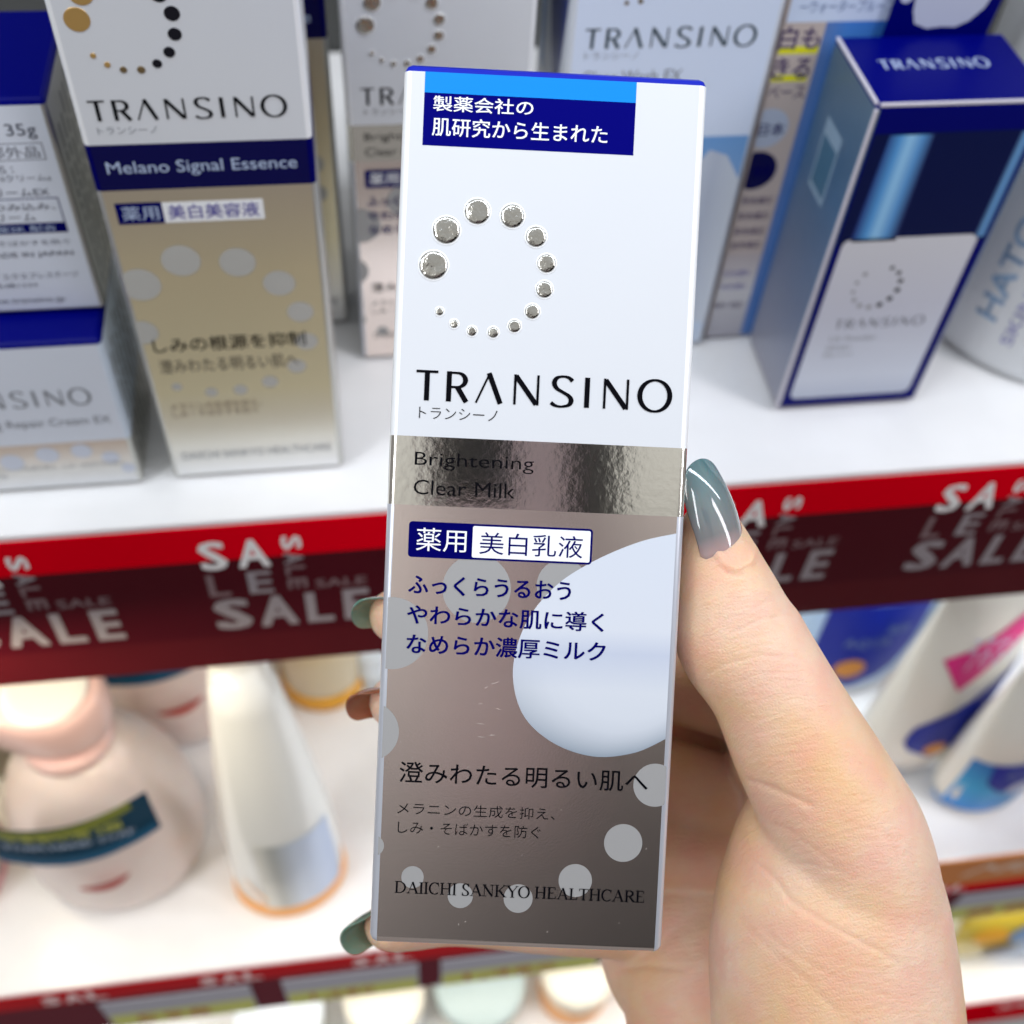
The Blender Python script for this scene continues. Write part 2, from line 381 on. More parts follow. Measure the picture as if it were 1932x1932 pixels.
# clear cover material without a mesh; its dimming is in the letter inks
cov = mat('clear_cover', (.95, .93, .93), .06, trans=1.0); cb = cov.node_tree.nodes['Principled BSDF']
cb.inputs['IOR'].default_value = 1.25
ls = root('sale_strip', 'blurred red sale strip along the front edge of the middle shelf', 'sale strip', (0, .176, -.285))
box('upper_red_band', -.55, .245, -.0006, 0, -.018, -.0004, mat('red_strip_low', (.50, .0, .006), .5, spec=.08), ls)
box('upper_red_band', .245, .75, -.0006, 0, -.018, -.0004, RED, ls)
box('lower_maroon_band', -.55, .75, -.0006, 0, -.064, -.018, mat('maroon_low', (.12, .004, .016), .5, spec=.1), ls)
for i in range(9):
    x = -.235 + i * .071
    for ch, a in (('S', 0), ('A', 10), ('L', 20)):
        text(ch, x + a / 1000, x + (a + 8) / 1000, -.0160, -.0045, mat('pink_strip_ink', (.95, .80, .80), .5), ls, off=.05, layer=3, y=-.0006, res=1)
def price_tag(x, w, body, label, ycol=(.60, .62, .16)):
    t = root('price_tag', label, 'price tag', (x, .1745, -.285 - .0625), group='price tags along the middle shelf')
    box('tag_card', 0, w, 0, .0006, 0, .040, mat('tag_card', (.42, .42, .48), .6), t)
    flat('yellow_field', rrect(.001, w - .001, .001, .020), mat('tag_yellow%.2f' % ycol[0], ycol, .6), t, 2)
    text(body, .012, w - .022, .004, .016, mat('tag_red', (.42, .10, .05), .6), t, off=.02, layer=4, res=1)
price_tag(-.142, .070, '598', 'grey and yellow price tag left of the brown divider, lower left corner')
price_tag(-.057, .066, '1,280', 'grey and yellow price tag just left of the held carton bottom')
price_tag(.020, .082, '1,480', 'grey and yellow price tag right under the held carton')
price_tag(.292, .095, '880', 'pale and yellow price tag right of the wrist, under orange strip')
oc = root('promo_strip', 'orange strip with white script above the red strip, right of wrist', 'promo strip', (.20, .173, -.2855))
box('strip_card', 0, .36, 0, .0008, .001, .036, mat('orange_card', (.62, .20, .03), .5), oc)
text('Melty Moist Melano', .075, .33, .010, .026, mat('cream_ink', (.75, .62, .50), .5), oc, off=.01, layer=3, shear=.5)

# ------------------------------------------------------------------ carton prints
DOTS = [(6.16, 114.8, 2.34), (8.05, 120.62, 2.23), (13.04, 123.92, 2.09), (18.84, 123.44, 1.92), (22.91, 120.26, 1.67), (24.83, 115.96, 1.5), (24.68, 111.68, 1.36),
        (22.85, 107.97, 1.19), (20.0, 105.42, 1.01), (16.52, 104.22, .87), (12.99, 104.26, .77), (9.97, 105.33, .66), (7.5, 107.25, .63)]
def dome(name, x, z, r, m, parent, h=.00022, y=0, rim=None):
    V, Fc = [], []; n = 28
    prof = [(r, 0), (r * .985, h * .55), (r * .93, h * .85), (r * .75, h * .97), (r * .4, h)]
    for rr, hh in prof:
        for i in range(n):
            a = 2 * math.pi * i / n; V.append((x + rr * math.cos(a), y - hh - LAY, z + rr * math.sin(a)))
    for k in range(len(prof) - 1):
        for i in range(n):
            j = (i + 1) % n; Fc.append((k * n + i, k * n + j, (k + 1) * n + j, (k + 1) * n + i))
    Fc.append([(len(prof) - 1) * n + i for i in range(n)])
    o = mk(name, V, Fc, m, parent, smooth=True)
    if rim:
        V, Fc = [], []
        pr = [(r + .00030, 0), (r + .00022, .00006), (r + .00010, .00010), (r - .00002, .00004)]
        for rr, hh in pr:
            for i in range(n):
                a = 2 * math.pi * i / n; V.append((x + rr * math.cos(a), y - hh - LAY * .5, z + rr * math.sin(a)))
        for k in range(len(pr) - 1):
            for i in range(n):
                j = (i + 1) % n; Fc.append((k * n + i, k * n + j, (k + 1) * n + j, (k + 1) * n + i))
        mk('embossed_rim', V, Fc, rim, o, smooth=True)
    return o
def milk_carton(r, front=CARD):
    T = 1e-3
    ps = carton(r, .050, .147, .036, [('lower_panel', 0, .0750, SATIN, mat('silver_fold', (.62, .65, .72), .3, .45)), ('foil_band', .0750, .0865, FOIL, FOIL), ('upper_panel', .0865, .1462, CARD, CARDEDGE)], BLUE)
    flat('cyan_stripe', rrect(.0035, .0383, .1428, .1462), CYAN, r, 1)
    flat('navy_patch', rrect(.0035, .0383, .1343, .14285), mat('patch_blue', (.0, .0, .155), .5, spec=.03), r, 1)
    text('製薬会社の', 5.0 * T, 21.5 * T, 139.9 * T, 142.4 * T, WHITEINK, r, off=.012)
    text('肌研究から生まれた', 5.0 * T, 33.9 * T, 135.9 * T, 138.9 * T, WHITEINK, r, off=.012)
    for (x, z, q) in DOTS: dome('foil_dot', x * T, z * T, q * T, DOTFOIL, r, h=.00022 + q * 7e-5, rim=CARDEDGE)
    logo(4.1 * T, 46.6 * T, 92.5 * T, 97.5 * T, INK, r)
    text('トランシーノ', 4.8 * T, 17.8 * T, 89.5 * T, 91.4 * T, INK, r, off=-.012)
    text('Brightening', 4.4 * T, 24.3 * T, 81.0 * T, 83.9 * T, INK, r, off=-.004)
    text('Clear Milk', 4.4 * T, 21.3 * T, 76.8 * T, 79.3 * T, INK, r, off=-.004)
    # silver panel: pale dots, milk, badge and words
    for (x, z, q) in [(15.64, 61.42, 5.75), (1.78, 53.31, 6.1), (30.08, 62.6, 4.4), (-1.37, 36.5, 5.0), (47.35, 29.3, 3.7), (42.43, 19.14, 3.26), (34.6, 12.33, 2.85), (25.03, 8.82, 2.47), (15.18, 8.92, 2.15), (6.94, 11.8, 1.9), (0.16, 16.97, 1.74)]:
        flat('pale_dot', circ(x * T, z * T, q * T, .0009, .0491), HALF, r, 1)
    sw = [(48.7, 72.2), (42.56, 70.5), (35.2, 67.0), (28.9, 62.5), (24.2, 56.0), (22.35, 48.0), (24.3, 40.6), (29.6, 35.9), (36.6, 33.8), (43.5, 34.7), (48.7, 37.3)]
    P = []
    for i in range(len(sw) - 1):
        p0, p1, p2, p3 = sw[max(i - 1, 0)], sw[i], sw[i + 1], sw[min(i + 2, len(sw) - 1)]
        for k in range(7):
            t = k / 7
            P.append(tuple(1e-3 * .5 * (2 * p1[j] + (p2[j] - p0[j]) * t + (2 * p0[j] - 5 * p1[j] + 4 * p2[j] - p3[j]) * t * t + (3 * p1[j] - p0[j] - 3 * p2[j] + p3[j]) * t ** 3) for j in (0, 1)))
    P.append((.0487, .0373)); P = P[::-1]
    cxm, czm = .0487, .053; V, Fc, sh = [], [], []; nn = len(P)
    SC = (1, .985, .96, .92, .86, .78, .66, .5, .3)
    for sc_ in SC:
        for (x, z) in P:
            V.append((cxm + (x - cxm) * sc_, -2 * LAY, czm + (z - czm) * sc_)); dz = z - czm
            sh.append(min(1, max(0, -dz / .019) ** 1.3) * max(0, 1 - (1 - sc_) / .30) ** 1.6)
    for k in range(len(SC) - 1):
        for i in range(nn - 1): Fc.append((k * nn + i, k * nn + i + 1, (k + 1) * nn + i + 1, (k + 1) * nn + i))
    Fc.append([(len(SC) - 1) * nn + i for i in range(nn)])
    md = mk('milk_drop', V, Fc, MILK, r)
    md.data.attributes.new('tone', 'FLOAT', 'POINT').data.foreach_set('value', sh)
    flat('badge_frame', rrect(3.9 * T, 34.7 * T, 66.3 * T, 72.3 * T, .0006), NAVY, r, 3)
    flat('badge_field', rrect(14.6 * T, 34.35 * T, 66.65 * T, 71.95 * T, .0003), WHITEINK, r, 4)
    text('薬用', 5.2 * T, 13.6 * T, 67.4 * T, 71.3 * T, WHITEINK, r, layer=5, off=.0)
    text('美白乳液', 15.8 * T, 33.1 * T, 67.3 * T, 71.0 * T, NAVY, r, layer=5, off=.0)
    text('ふっくらうるおう', 4.2 * T, 31.5 * T, 60.1 * T, 63.3 * T, NAVY, r, off=.022, layer=4)
    text('やわらかな肌に導く', 4.2 * T, 37.3 * T, 55.0 * T, 58.3 * T, NAVY, r, off=.020, layer=4)
    text('なめらか濃厚ミルク', 4.3 * T, 37.8 * T, 50.0 * T, 53.4 * T, NAVY, r, off=.020, layer=4)
    text('澄みわたる明るい肌へ', 4.0 * T, 46.1 * T, 28.0 * T, 31.6 * T, INK, r, off=.004)
    text('メラニンの生成を抑え、', 3.9 * T, 30.6 * T, 22.6 * T, 24.6 * T, INK, r, off=-.008)
    text('しみ・そばかすを防ぐ', 4.1 * T, 28.3 * T, 19.3 * T, 21.4 * T, INK, r, off=-.008)
    serif('DAIICHI SANKYO HEALTHCARE', 4.0 * T, 46.7 * T, 9.0 * T, 11.0 * T, INK, r)
    # small scuffs of the printed foil
    V, Fc = [], []; rg = random.Random(3)
    for i in range(26):
        x, z = (rg.uniform(16, 21), rg.uniform(36, 47)) if i < 9 else (rg.uniform(2, 48), rg.uniform(1.5, 40)); L = rg.uniform(.15, .9) if i < 9 else rg.uniform(.08, .3); a = rg.uniform(-.5, .5) + (0 if i < 9 else 1.2); w = .035
        dx, dz = math.cos(a), math.sin(a); b_ = len(V)
        V += [((x - dx * L) * T, -1.4 * LAY, (z - dz * L) * T), ((x + dz * w) * T, -1.4 * LAY, (z - dx * w) * T), ((x + dx * L) * T, -1.4 * LAY, (z + dz * L) * T), ((x - dz * w) * T, -1.4 * LAY, (z + dx * w) * T)]
        Fc.append((b_, b_ + 1, b_ + 2, b_ + 3))
    mk('scuff_marks', V, Fc, mat('scuffed_foil', (.55, .50, .48), .6, .2), r)
    return r

# pose of the held carton (camera space)
U = np.array([.99887, -.04476, -.01594]); V_ = np.array([.04549, .99779, .04845])
U /= np.linalg.norm(U); V_ -= U * V_.dot(U); V_ /= np.linalg.norm(V_)
rot = RM @ np.array([U, -np.cross(U, V_), V_]).T
org = CAM + RM @ np.array([-.02436, -.07346, -.19367])
HM = Matrix([list(rot[i]) + [org[i]] for i in range(3)] + [[0, 0, 0, 1]])
held = root('cosmetic_carton', 'white and silver milk lotion carton held upright in the hand', 'carton', mw=HM)
milk_carton(held)

# ------------------------------------------------------------------ cartons on the upper shelf
T = 1e-3
mb = copy_tree(held)
mb.matrix_world = Matrix.Translation((.003, .276, 0.0012))
props(mb, 'white carton like the held one, standing half hidden behind it on the left', 'carton')

def card_dots(r, lst, m, layer=2, name='pale_dot', x0=.001, x1=.049):
    for (x, z, q) in lst: flat(name, circ(x * T, z * T, q * T, x0, x1), m, r, layer)
GOLD = mat('gold_foil_dot', (.75, .47, .16), .3, .8); BLKF = mat('dark_foil_dot', (.02, .02, .03), .2, .8)
def essence(r):
    carton(r, .050, .165, .040, [('lower_panel', 0, .1013, CHAMP, SIDEM), ('navy_band', .1013, .1133, NAVYD, NAVY), ('upper_panel', .1133, .165, CARD, CARDEDGE)], BLUE)
    logo(3.2 * T, 45.0 * T, 119.3 * T, 124.2 * T, INK, r)
    text('トランシーノ', 3.9 * T, 16.5 * T, 116.0 * T, 117.8 * T, GREYINK, r, off=-.008)
    text('Melano Signal Essence', 3.7 * T, 46.0 * T, 104.9 * T, 109.0 * T, mat('pale_blue_ink', (.45, .55, .75), .5), r, off=.0)
    for i, (x, z, q) in enumerate([(5.5, 142.2, 2.6), (7.4, 147.6, 2.5), (12.5, 151, 2.3), (18.2, 150.4, 2.1), (22.4, 147.4, 1.9), (24.3, 143.1, 1.6), (24.1, 138.7, 1.4), (22.3, 134.8, 1.2), (19.4, 132.3, 1.0)]):
        dome('foil_dot', x * T, z * T, q * T, GOLD if i < 2 else BLKF, r, h=.0001)
    for (x, z, q) in [(15.9, 131.0, .85), (12.3, 131.1, .75), (9.3, 132.3, .65), (6.9, 134.4, .6)]: dome('foil_dot', x * T, z * T, q * T, GOLD if x < 10 else mat('bronze_dot', (.28, .2, .1), .3, .8), r, h=.0001)
    flat('badge_frame', rrect(3.3 * T, 13.9 * T, 92.0 * T, 97.9 * T), NAVY, r, 3)
    flat('badge_field', rrect(13.9 * T, 37.1 * T, 92.0 * T, 97.8 * T), WHITEINK, r, 3)
    text('薬用', 4.5 * T, 12.9 * T, 93.0 * T, 97.0 * T, mat('pale_blue_ink', (.45, .55, .75), .5), r, layer=5)
    text('美白美容液', 15.0 * T, 36.0 * T, 93.0 * T, 97.0 * T, mat('violet_ink', (.07, .06, .35), .5), r, layer=5, off=.01)
    pd = mat('pale_dot_ink', (.50, .50, .47), .55, .1)
    card_dots(r, [(15.5, 80.6, 4.7), (28.9, 79.3, 4.4), (38.3, 72.1, 4.0), (42.7, 62.3, 3.4), (4.5, 73.7, 5.0), (43.4, 51.9, 3.0), (40, 43, 2.5), (32.2, 37.7, 2.2), (23.9, 35.3, 1.9), (16.0, 35.0, 1.7), (7.2, 37.8, 1.4), (2.0, 58, 4.0)], pd)
    text('しみの根源を抑制', 3.7 * T, 43.2 * T, 50.6 * T, 55.6 * T, INK, r, off=.008)
    text('澄みわたる明るい肌へ', 4.0 * T, 40.6 * T, 43.0 * T, 48.0 * T, mat('brown_ink', (.13, .11, .08), .5), r, off=.004)
    text('メラニンの生成を抑え、\nしみ・そばかすを防ぐ', 4.0 * T, 29.0 * T, 25.8 * T, 31.4 * T, mat('brown_ink2', (.25, .17, .10), .5), r, off=-.004)
    text('DAIICHI SANKYO HEALTHCARE', 4.0 * T, 46.8 * T, 8.0 * T, 11.0 * T, GREYINK, r, off=-.003)
ca = root('cosmetic_carton', 'tall champagne and white essence carton with navy band, left of the held one', 'carton', (-.0555, .2297, .0012)); essence(ca)
cb_ = copy_tree(ca); cb_.location = (-.0505, .2945, .0012)
props(cb_, 'champagne carton with navy band, just a sliver visible behind the essence carton', 'carton')
# filler rows deeper on the shelf
def cream_front(r):
    carton(r, .050, .0567, .040, [('lower_panel', 0, .0193, mat_grad('champagne_pale', [(0, (.72, .74, .78)), (.4, (.74, .73, .70)), (1, (.62, .50, .40))], 'Z', 0, .0193, .35, .5), SIDEM), ('upper_panel', .0193, .0555, mat('grey_white_card', (.68, .73, .82), .42, coat=.2), mat('pale_blue_card', (.66, .76, .88), .4))], BLUETOP)
def text_side(r, w, h, d):
    for i in range(14):
        yy = .004 + i * (d - .008) / 14
        V = []; 
    return
lo_ = root('cosmetic_carton', 'short cream carton with the front print, lower one of the left stack', 'carton', (-.1143, .2289, .0012)); cream_front(lo_)
logo(-.5 * T, 43.0 * T, 34.3 * T, 40.2 * T, GREYINK, lo_)
text('Whitening Repair Cream EX', 1 * T, 46.4 * T, 25.5 * T, 29.4 * T, GREYINK, lo_, off=-.002)
card_dots(lo_, [(26.2, 14.8, 3.2), (35.7, 15.5, 2.9), (43, 12.0, 2.5), (16, 12.5, 3.3), (47, 7, 2)], mat('lilac_dot', (.60, .64, .74), .5))
text('メラニンの生成を抑え、しみ・そばかすを防ぐ', 10 * T, 46.2 * T, 8.6 * T, 10.4 * T, GREYINK, lo_, off=-.004)
text('DAIICHI SANKYO', 1 * T, 13 * T, 5.8 * T, 7.6 * T, GREYINK, lo_)
up = root('cosmetic_carton', 'blue topped cream carton turned to its small print, stacked on top at left', 'carton', (-.1135, .2402, .0587))
carton(up, .050, .0567, .040, [('body_panel', 0, .0597, mat('grey_white_card', (.68, .73, .82), .42), SIDEM)], BLUETOP)
G2 = mat('slate_ink', (.07, .08, .12), .5)
for body, a, b, c, d, o_ in (('35g', 39.6, 46.2, 51.2, 55.2, 0), ('医薬部外品', 26.5, 45.5, 46.4, 49.4, .0), ('販売名：', 26, 38.5, 42.4, 44.5, -.005), ('薬用トランシーノW-Nクリームa', 12, 46.3, 40.0, 41.9, -.004),
                       ('リペアクリームEX', 20, 44.9, 35.9, 38.2, 0), ('やさしくつつみ込み、', 14, 45.3, 31.9, 34.0, .006), ('しっとりクリーム', 14, 40.0, 28.8, 31.2, .006), ('しみ・そばかすを防ぐ', 22, 46.2, 21.6, 23.2, -.005),
                       ('MADE IN JAPAN', 25, 46.1, 17.7, 19.6, .004), ('第一三共ヘルスケア エクスプレステージ', 8, 45.8, 11.2, 13.2, -.004), ('中央区日本橋1234', 14, 35, 8.6, 10.0, -.004), ('www.transino.jp', 20, 40.5, 3.0, 5.2, -.004)):
    text(body, a * T, b * T, c * T, d * T, G2, up, off=o_)
def frame(r, x0, x1, z0, z1, t, m, layer=2):
    flat('ruled_frame', rrect(x0, x1, z0, z1), m, r, layer); flat('ruled_field', rrect(x0 + t, x1 - t, z0 + t, z1 - t), mat('grey_white_card', (1, 1, 1)), r, layer + .5)
frame(up, .022, .0466, .0457, .0502, .0002, G2, 1); frame(up, .010, .0465, .0252, .0353, .0003, NAVY, 1)
flat('navy_bar', rrect(.010, .0464, .0252, .0282), NAVY, up, 2)
text('アルブチン酸2K 配合', .014, .0440, .0257, .0276, mat('pale_blue_ink', (1, 1, 1)), up, off=.0, layer=4)
# small print on the right-hand silver sides of the stack
def side_print(r, w, z0, z1, d, cols=7):
    m = mat('side_print_ink', (.18, .19, .18), .5); V, Fc = [], []
    for c in range(cols):
        y0 = .005 + c * (d - .009) / cols; z = z0
        while z < z1 - .004:
            L = random.uniform(.002, .009); L = min(L, z1 - z); b = len(V)
            V += [(w + 6e-5, y0, z), (w + 6e-5, y0 + .0012, z), (w + 6e-5, y0 + .0012, z + L), (w + 6e-5, y0, z + L)]
            Fc.append((b, b + 1, b + 2, b + 3)); z += L + random.uniform(.0008, .002)
    mk('small_print', V, Fc, m, r)
side_print(up, .050, .004, .055, .040); side_print(lo_, .050, .004, .050, .040)
# wash carton behind the held carton, top middle
wa = root('cosmetic_carton', 'white and pale blue face wash carton behind the top right of the held one', 'carton', (.0614, .2737, .0012), 0)
carton(wa, .0565, .165, .042, [('lower_panel', 0, .0809, mat_grad('sky_card', [(0, (.62, .72, .86)), (.6, (.30, .47, .76)), (1, (.14, .33, .66))], 'Z', 0, .081, .4, coat=.2), mat('pale_grey_card', (.62, .66, .72), .4)), ('upper_panel', .0809, .165, mat('cool_white_card', (.64, .73, .90), .4, coat=.3), mat('pale_grey_card', (.62, .66, .72), .4))], BLUETOP)
logo(4.2 * T, 50.3 * T, 108.3 * T, 113.8 * T, mat('teal_black_ink', (.02, .045, .06), .5), wa)
text('トランシーノ', 4.5 * T, 19.0 * T, 105.2 * T, 107.3 * T, GREYINK, wa, off=-.008)
text('Clear Wash EX', 4.5 * T, 32.0 * T, 98.2 * T, 102.0 * T, GREYINK, wa, off=.0)
card_dots(wa, [(14, 120.5, .6), (17.6, 120.9, .7), (21, 122.5, .8)], mat('bronze_dot', (.28, .2, .1), .3, .8))
tp = [(.043, .012), (.0553, .010), (.0553, .066), (.050, .0745), (.0445, .0765), (.040, .070), (.0385, .05)]
flat('printed_tube', tp, mat_grad('tube_print', [(0, (.60, .66, .76)), (.5, (.48, .54, .66)), (1, (.66, .72, .80))], 'X', .038, .056, .4), wa, 2)
# its side: navy slanted picture
Vv = [(-6e-5, .012, .080), (-6e-5, .034, .122), (-6e-5, .030, .165), (-6e-5, .006, .165), (-6e-5, .004, .120)]
mk('navy_side_print', Vv, [(0, 1, 2, 3, 4)], mat('navy_side', (.02, .04, .20), .4), wa)
Vv = [(-7e-5, .030, .085), (-7e-5, .036, .085), (-7e-5, .041, .125), (-7e-5, .038, .125)]
mk('blue_side_print', Vv, [(0, 1, 2, 3)], mat('steel_side', (.12, .26, .50), .4), wa)
# beige carton
be = root('cosmetic_carton', 'beige, blue and white base carton with yellow underlined words beside the blue box', 'carton', (.1190, .2762, .0012))
bg_ = mat('beige_card', (.50, .43, .40), .5)
AZ = mat_grad('azure_card', [(0, (.10, .18, .42)), (.35, (.06, .22, .62)), (1, (.03, .15, .50))], 'X', .012, .032, .4)
carton(be, .045, .135, .030, [('lower_panel', 0, .1130, AZ, bg_), ('header_panel', .1130, .134, mat('ice_card', (.58, .68, .86), .4), bg_)], BLUE)
flat('beige_column', rrect(.0008, .0127, .036, .1130), bg_, be, .4)
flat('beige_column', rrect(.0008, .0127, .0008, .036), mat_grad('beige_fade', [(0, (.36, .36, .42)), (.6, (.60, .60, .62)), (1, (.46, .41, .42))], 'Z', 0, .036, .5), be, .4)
text('ーウォータープルーフ', .004, .030, .1155, .1190, mat('steel_ink', (.16, .24, .42), .5), be)
PUR = mat('plum_ink', (.07, .045, .13), .5); YEL = mat('yellow_marker', (.72, .70, .01), .5)
flat('yellow_underline', rrect(-.0 + .001, .0123, .1040, .1062), YEL, be, 1); flat('yellow_underline', rrect(.001, .0113, .0958, .0978), YEL, be, 1)
text('白も', .0006, .0122, .1052, .1120, PUR, be, off=.02); text('きる', .0006, .0115, .0966, .1030, PUR, be, off=.02)
text('ベース', .001, .0118, .0905, .0945, PUR, be)
flat('white_disc', circ(.0035, .0812, .0064, .001), mat('pale_disc', (.42, .48, .60), .5), be, 1); text('日本', .001, .0088, .0788, .0830, NAVY, be, off=.01)
flat('navy_disc', circ(.0032, .0670, .0066, .001), NAVYD, be, 1); text('薬用', .0024, .0078, .0650, .0685, NAVY, be, layer=4)
for z in (56.3, 50.6, 44.8, 39.4): text('肌色補正', .0015, .0112, (z - 1.2) * T, (z + 1.4) * T, PUR, be, off=.01)
for z in (28.0, 22.5): text('つけた明へ', .001, .0105, (z - 1.2) * T, (z + 1.4) * T, mat('violet_ink', (.07, .06, .35), .5), be, off=.01)
text('無香料・無着色', .001, .0105, .0135, .0160, PUR, be)
# deep blue box
bb = root('cosmetic_carton', 'deep blue powder box with white pack picture and hang tab, at right', 'carton', (.1346, .2413, .0012))
SIDEB = mat_grad('teal_grey_side', [(0, (.34, .34, .40)), (.35, (.16, .20, .30)), (.7, (.06, .15, .28)), (1, (.10, .17, .24))], 'Z', 0, .109, .35, .3, bump=(200, .3, .0004))
BBX = .0482
carton(bb, BBX, .110, .0335, [('body_panel', 0, .1085, BLUETOP, SIDEB)], BLUETOP)
flat('dark_window', rrect(.0020, .0462, .066, .1015), mat('dark_cap_print', (.002, .006, .055), .4, spec=.1), bb, 1)
SH = mat_grad('cap_shine', [(0, (.006, .03, .20)), (.28, (.08, .32, .70)), (.5, (.30, .60, .90)), (.75, (.10, .32, .68)), (1, (.006, .02, .12))], 'X', .0060, .0185, .3)
flat('printed_shine', [(.0055, .067), (.0190, .067), (.0185, .1010), (.0062, .1010)], SH, bb, 2)
SH2 = mat_grad('cap_shine2', [(0, (.006, .02, .12)), (.5, (.14, .36, .66)), (1, (.006, .03, .20))], 'X', .0425, .0460, .3)
flat('printed_shine', [(.0425, .067), (.0460, .067), (.0460, .1010), (.0425, .1010)], SH2, bb, 2)
flat('white_pack_print', rrect(.0035, .0440, .0045, .0680, .0025), mat_grad('pack_print', [(0, (.45, .50, .62)), (.15, (.62, .67, .78)), (.6, (.60, .62, .72)), (1, (.66, .67, .72))], 'Z', .004, .068, .4, coat=.3), bb, 2)
for i in range(13):
    a = math.radians(95 - i * 26.5); q = .0006 + .00035 * abs(math.sin(i * .3))
    if 0 < i < 13: flat('ring_dot', circ(.0188 + .0070 * math.cos(a), .0500 + .0076 * math.sin(a), q, 0, 1, 12), mat('silver_grey_dot', (.30, .31, .34), .4, .3) if i > 6 else INK, bb, 3)
logo(.0100, .0385, .0343, .0378, G2, bb); text('UV Powder', .0100, .0250, .0290, .0310, GREYINK, bb); text('SPF50+\nPA++++', .0098, .0195, .0222, .0272, GREYINK, bb, off=-.003)
# white card edges and the lid print
EDG = mat('raw_card_edge', (.62, .60, .66), .5)
box('raw_edge', -.0003, .0006, -.0003, .0004, .001, .1085, EDG, bb); box('lid_edge', .001, BBX - .001, -.0001, .0006, .1093, .1100, EDG, bb)
box('lid_edge', -.0001, .0006, .001, .0325, .1093, .1100, EDG, bb)
tl = logo(.0070, .0372, .0160, .0204, mat('pale_blue_ink', (1, 1, 1)), bb, layer=0)
for v in tl.data.vertices: v.co = Vector((v.co.x, v.co.z, .1100 - v.co.y))
mk('side_label', [(-4e-5, .012, .070), (-4e-5, .024, .070), (-4e-5, .024, .092), (-4e-5, .012, .092)], [(0, 3, 2, 1)], mat('side_label_edge', (.22, .32, .42), .5), bb)
mk('side_label_field', [(-8e-5, .013, .072), (-8e-5, .023, .072), (-8e-5, .023, .087), (-8e-5, .013, .087)], [(0, 3, 2, 1)], mat('side_label_field', (.04, .12, .20), .5), bb)
ht = [(.0130, 0), (.0430, 0), (.0465, .045), (.0145, .045)]
mk('hang_tab', [(x, .0330, .1085 + z) for x, z in ht] + [(x, .0334, .1085 + z) for x, z in ht], [(0, 1, 2, 3), (7, 6, 5, 4), (0, 4, 5, 1), (1, 5, 6, 2), (2, 6, 7, 3), (3, 7, 4, 0)], BLUETOP, bb)
flat('white_pill_print', [(.0195, .1165), (.0210, .1130), (.0250, .1115), (.0290, .1120), (.0330, .1118), (.0365, .1135), (.0395, .1170), (.0410, .1220), (.0400, .128), (.022, .128), (.0190, .1200)], mat('pill_white', (.52, .56, .68), .45), bb, 1, y=.0330)
flat('white_pill_print', circ(.0165, .1205, .0018), mat('pill_white', (1, 1, 1)), bb, 1, y=.0330)
# white lotion bottle at the right edge
hb = root('lotion_bottle', 'big white lotion bottle with pale blue upright lettering, at right edge', 'bottle', (.2490, .2880, 0))
hm = mat('bottle_white', (.74, .77, .80), .33, coat=.3)
lathe('bottle_body', [(.046, .0), (.049, .0015), (.0505, .006), (.0505, .170), (.047, .185), (.03, .195), (.018, .2)], hm, hb, n=64)
lathe('bottle_cap', [(.0175, .2), (.0185, .202), (.0185, .23), (.017, .232)], hm, hb)
HI = mat('hato_blue', (.30, .47, .68), .5)
def cyl(cang, R=.05065):
    def f(o):
        a = math.radians(cang) + o[:, 0] / R
        return np.stack([R * np.cos(a), R * np.sin(a), o[:, 2]], 1)
    return f
text('HATOMUGI', -.0030, .0045, .020, .096, HI, hb, off=.03, rot=90, wrap=cyl(-146))
text('SKIN CONDITIONER', .0085, .0125, .014, .110, mat('violet_soft', (.36, .36, .62), .5), hb, off=.02, rot=90, wrap=cyl(-146))

# ------------------------------------------------------------------ products on the middle shelf
ZL = -.285
PINKW = mat('pinkish_white_plastic', (.78, .66, .62), .35, coat=.3, sss=.15)
PINKC = mat('pink_cap_plastic', (.86, .58, .54), .3, coat=.3)
TEAL = mat('teal_label', (.003, .04, .085), .5, spec=.1); TEAL2 = mat('teal_blue_label', (.004, .085, .19), .5, spec=.1)
def wrapc(cx_, cy_, R, cang):
    def f(o):
        a = math.radians(cang) + o[:, 0] / R
        rr = np.interp(o[:, 2], [.050, .068, .086, .100, .112], [.0410, .0385, .0325, .0250, .0190]) + .0003 - o[:, 1]
        return np.stack([cx_ + rr * np.cos(a), cy_ + rr * np.sin(a), o[:, 2]], 1)
    return f
def curved(name, x0, x1, z0, z1, m, r, wrap, layer, tilt=0, n=14, wave=0, nz=10):
    V, Fc = [], []
    for i in range(n + 1):
        x = x0 + (x1 - x0) * i / n; dz = tilt * (i / n - .5) + wave * math.sin(i / n * math.pi)
        for k in range(nz + 1): V.append((x, -.0003 * layer, z0 + dz + (z1 - z0 - .1 * dz) * k / nz))
    for i in range(n):
        for k in range(nz): a = i * (nz + 1) + k; Fc.append((a, a + nz + 1, a + nz + 2, a + 1))
    return mk(name, wrap(np.array(V)), Fc, m, r, smooth=True)
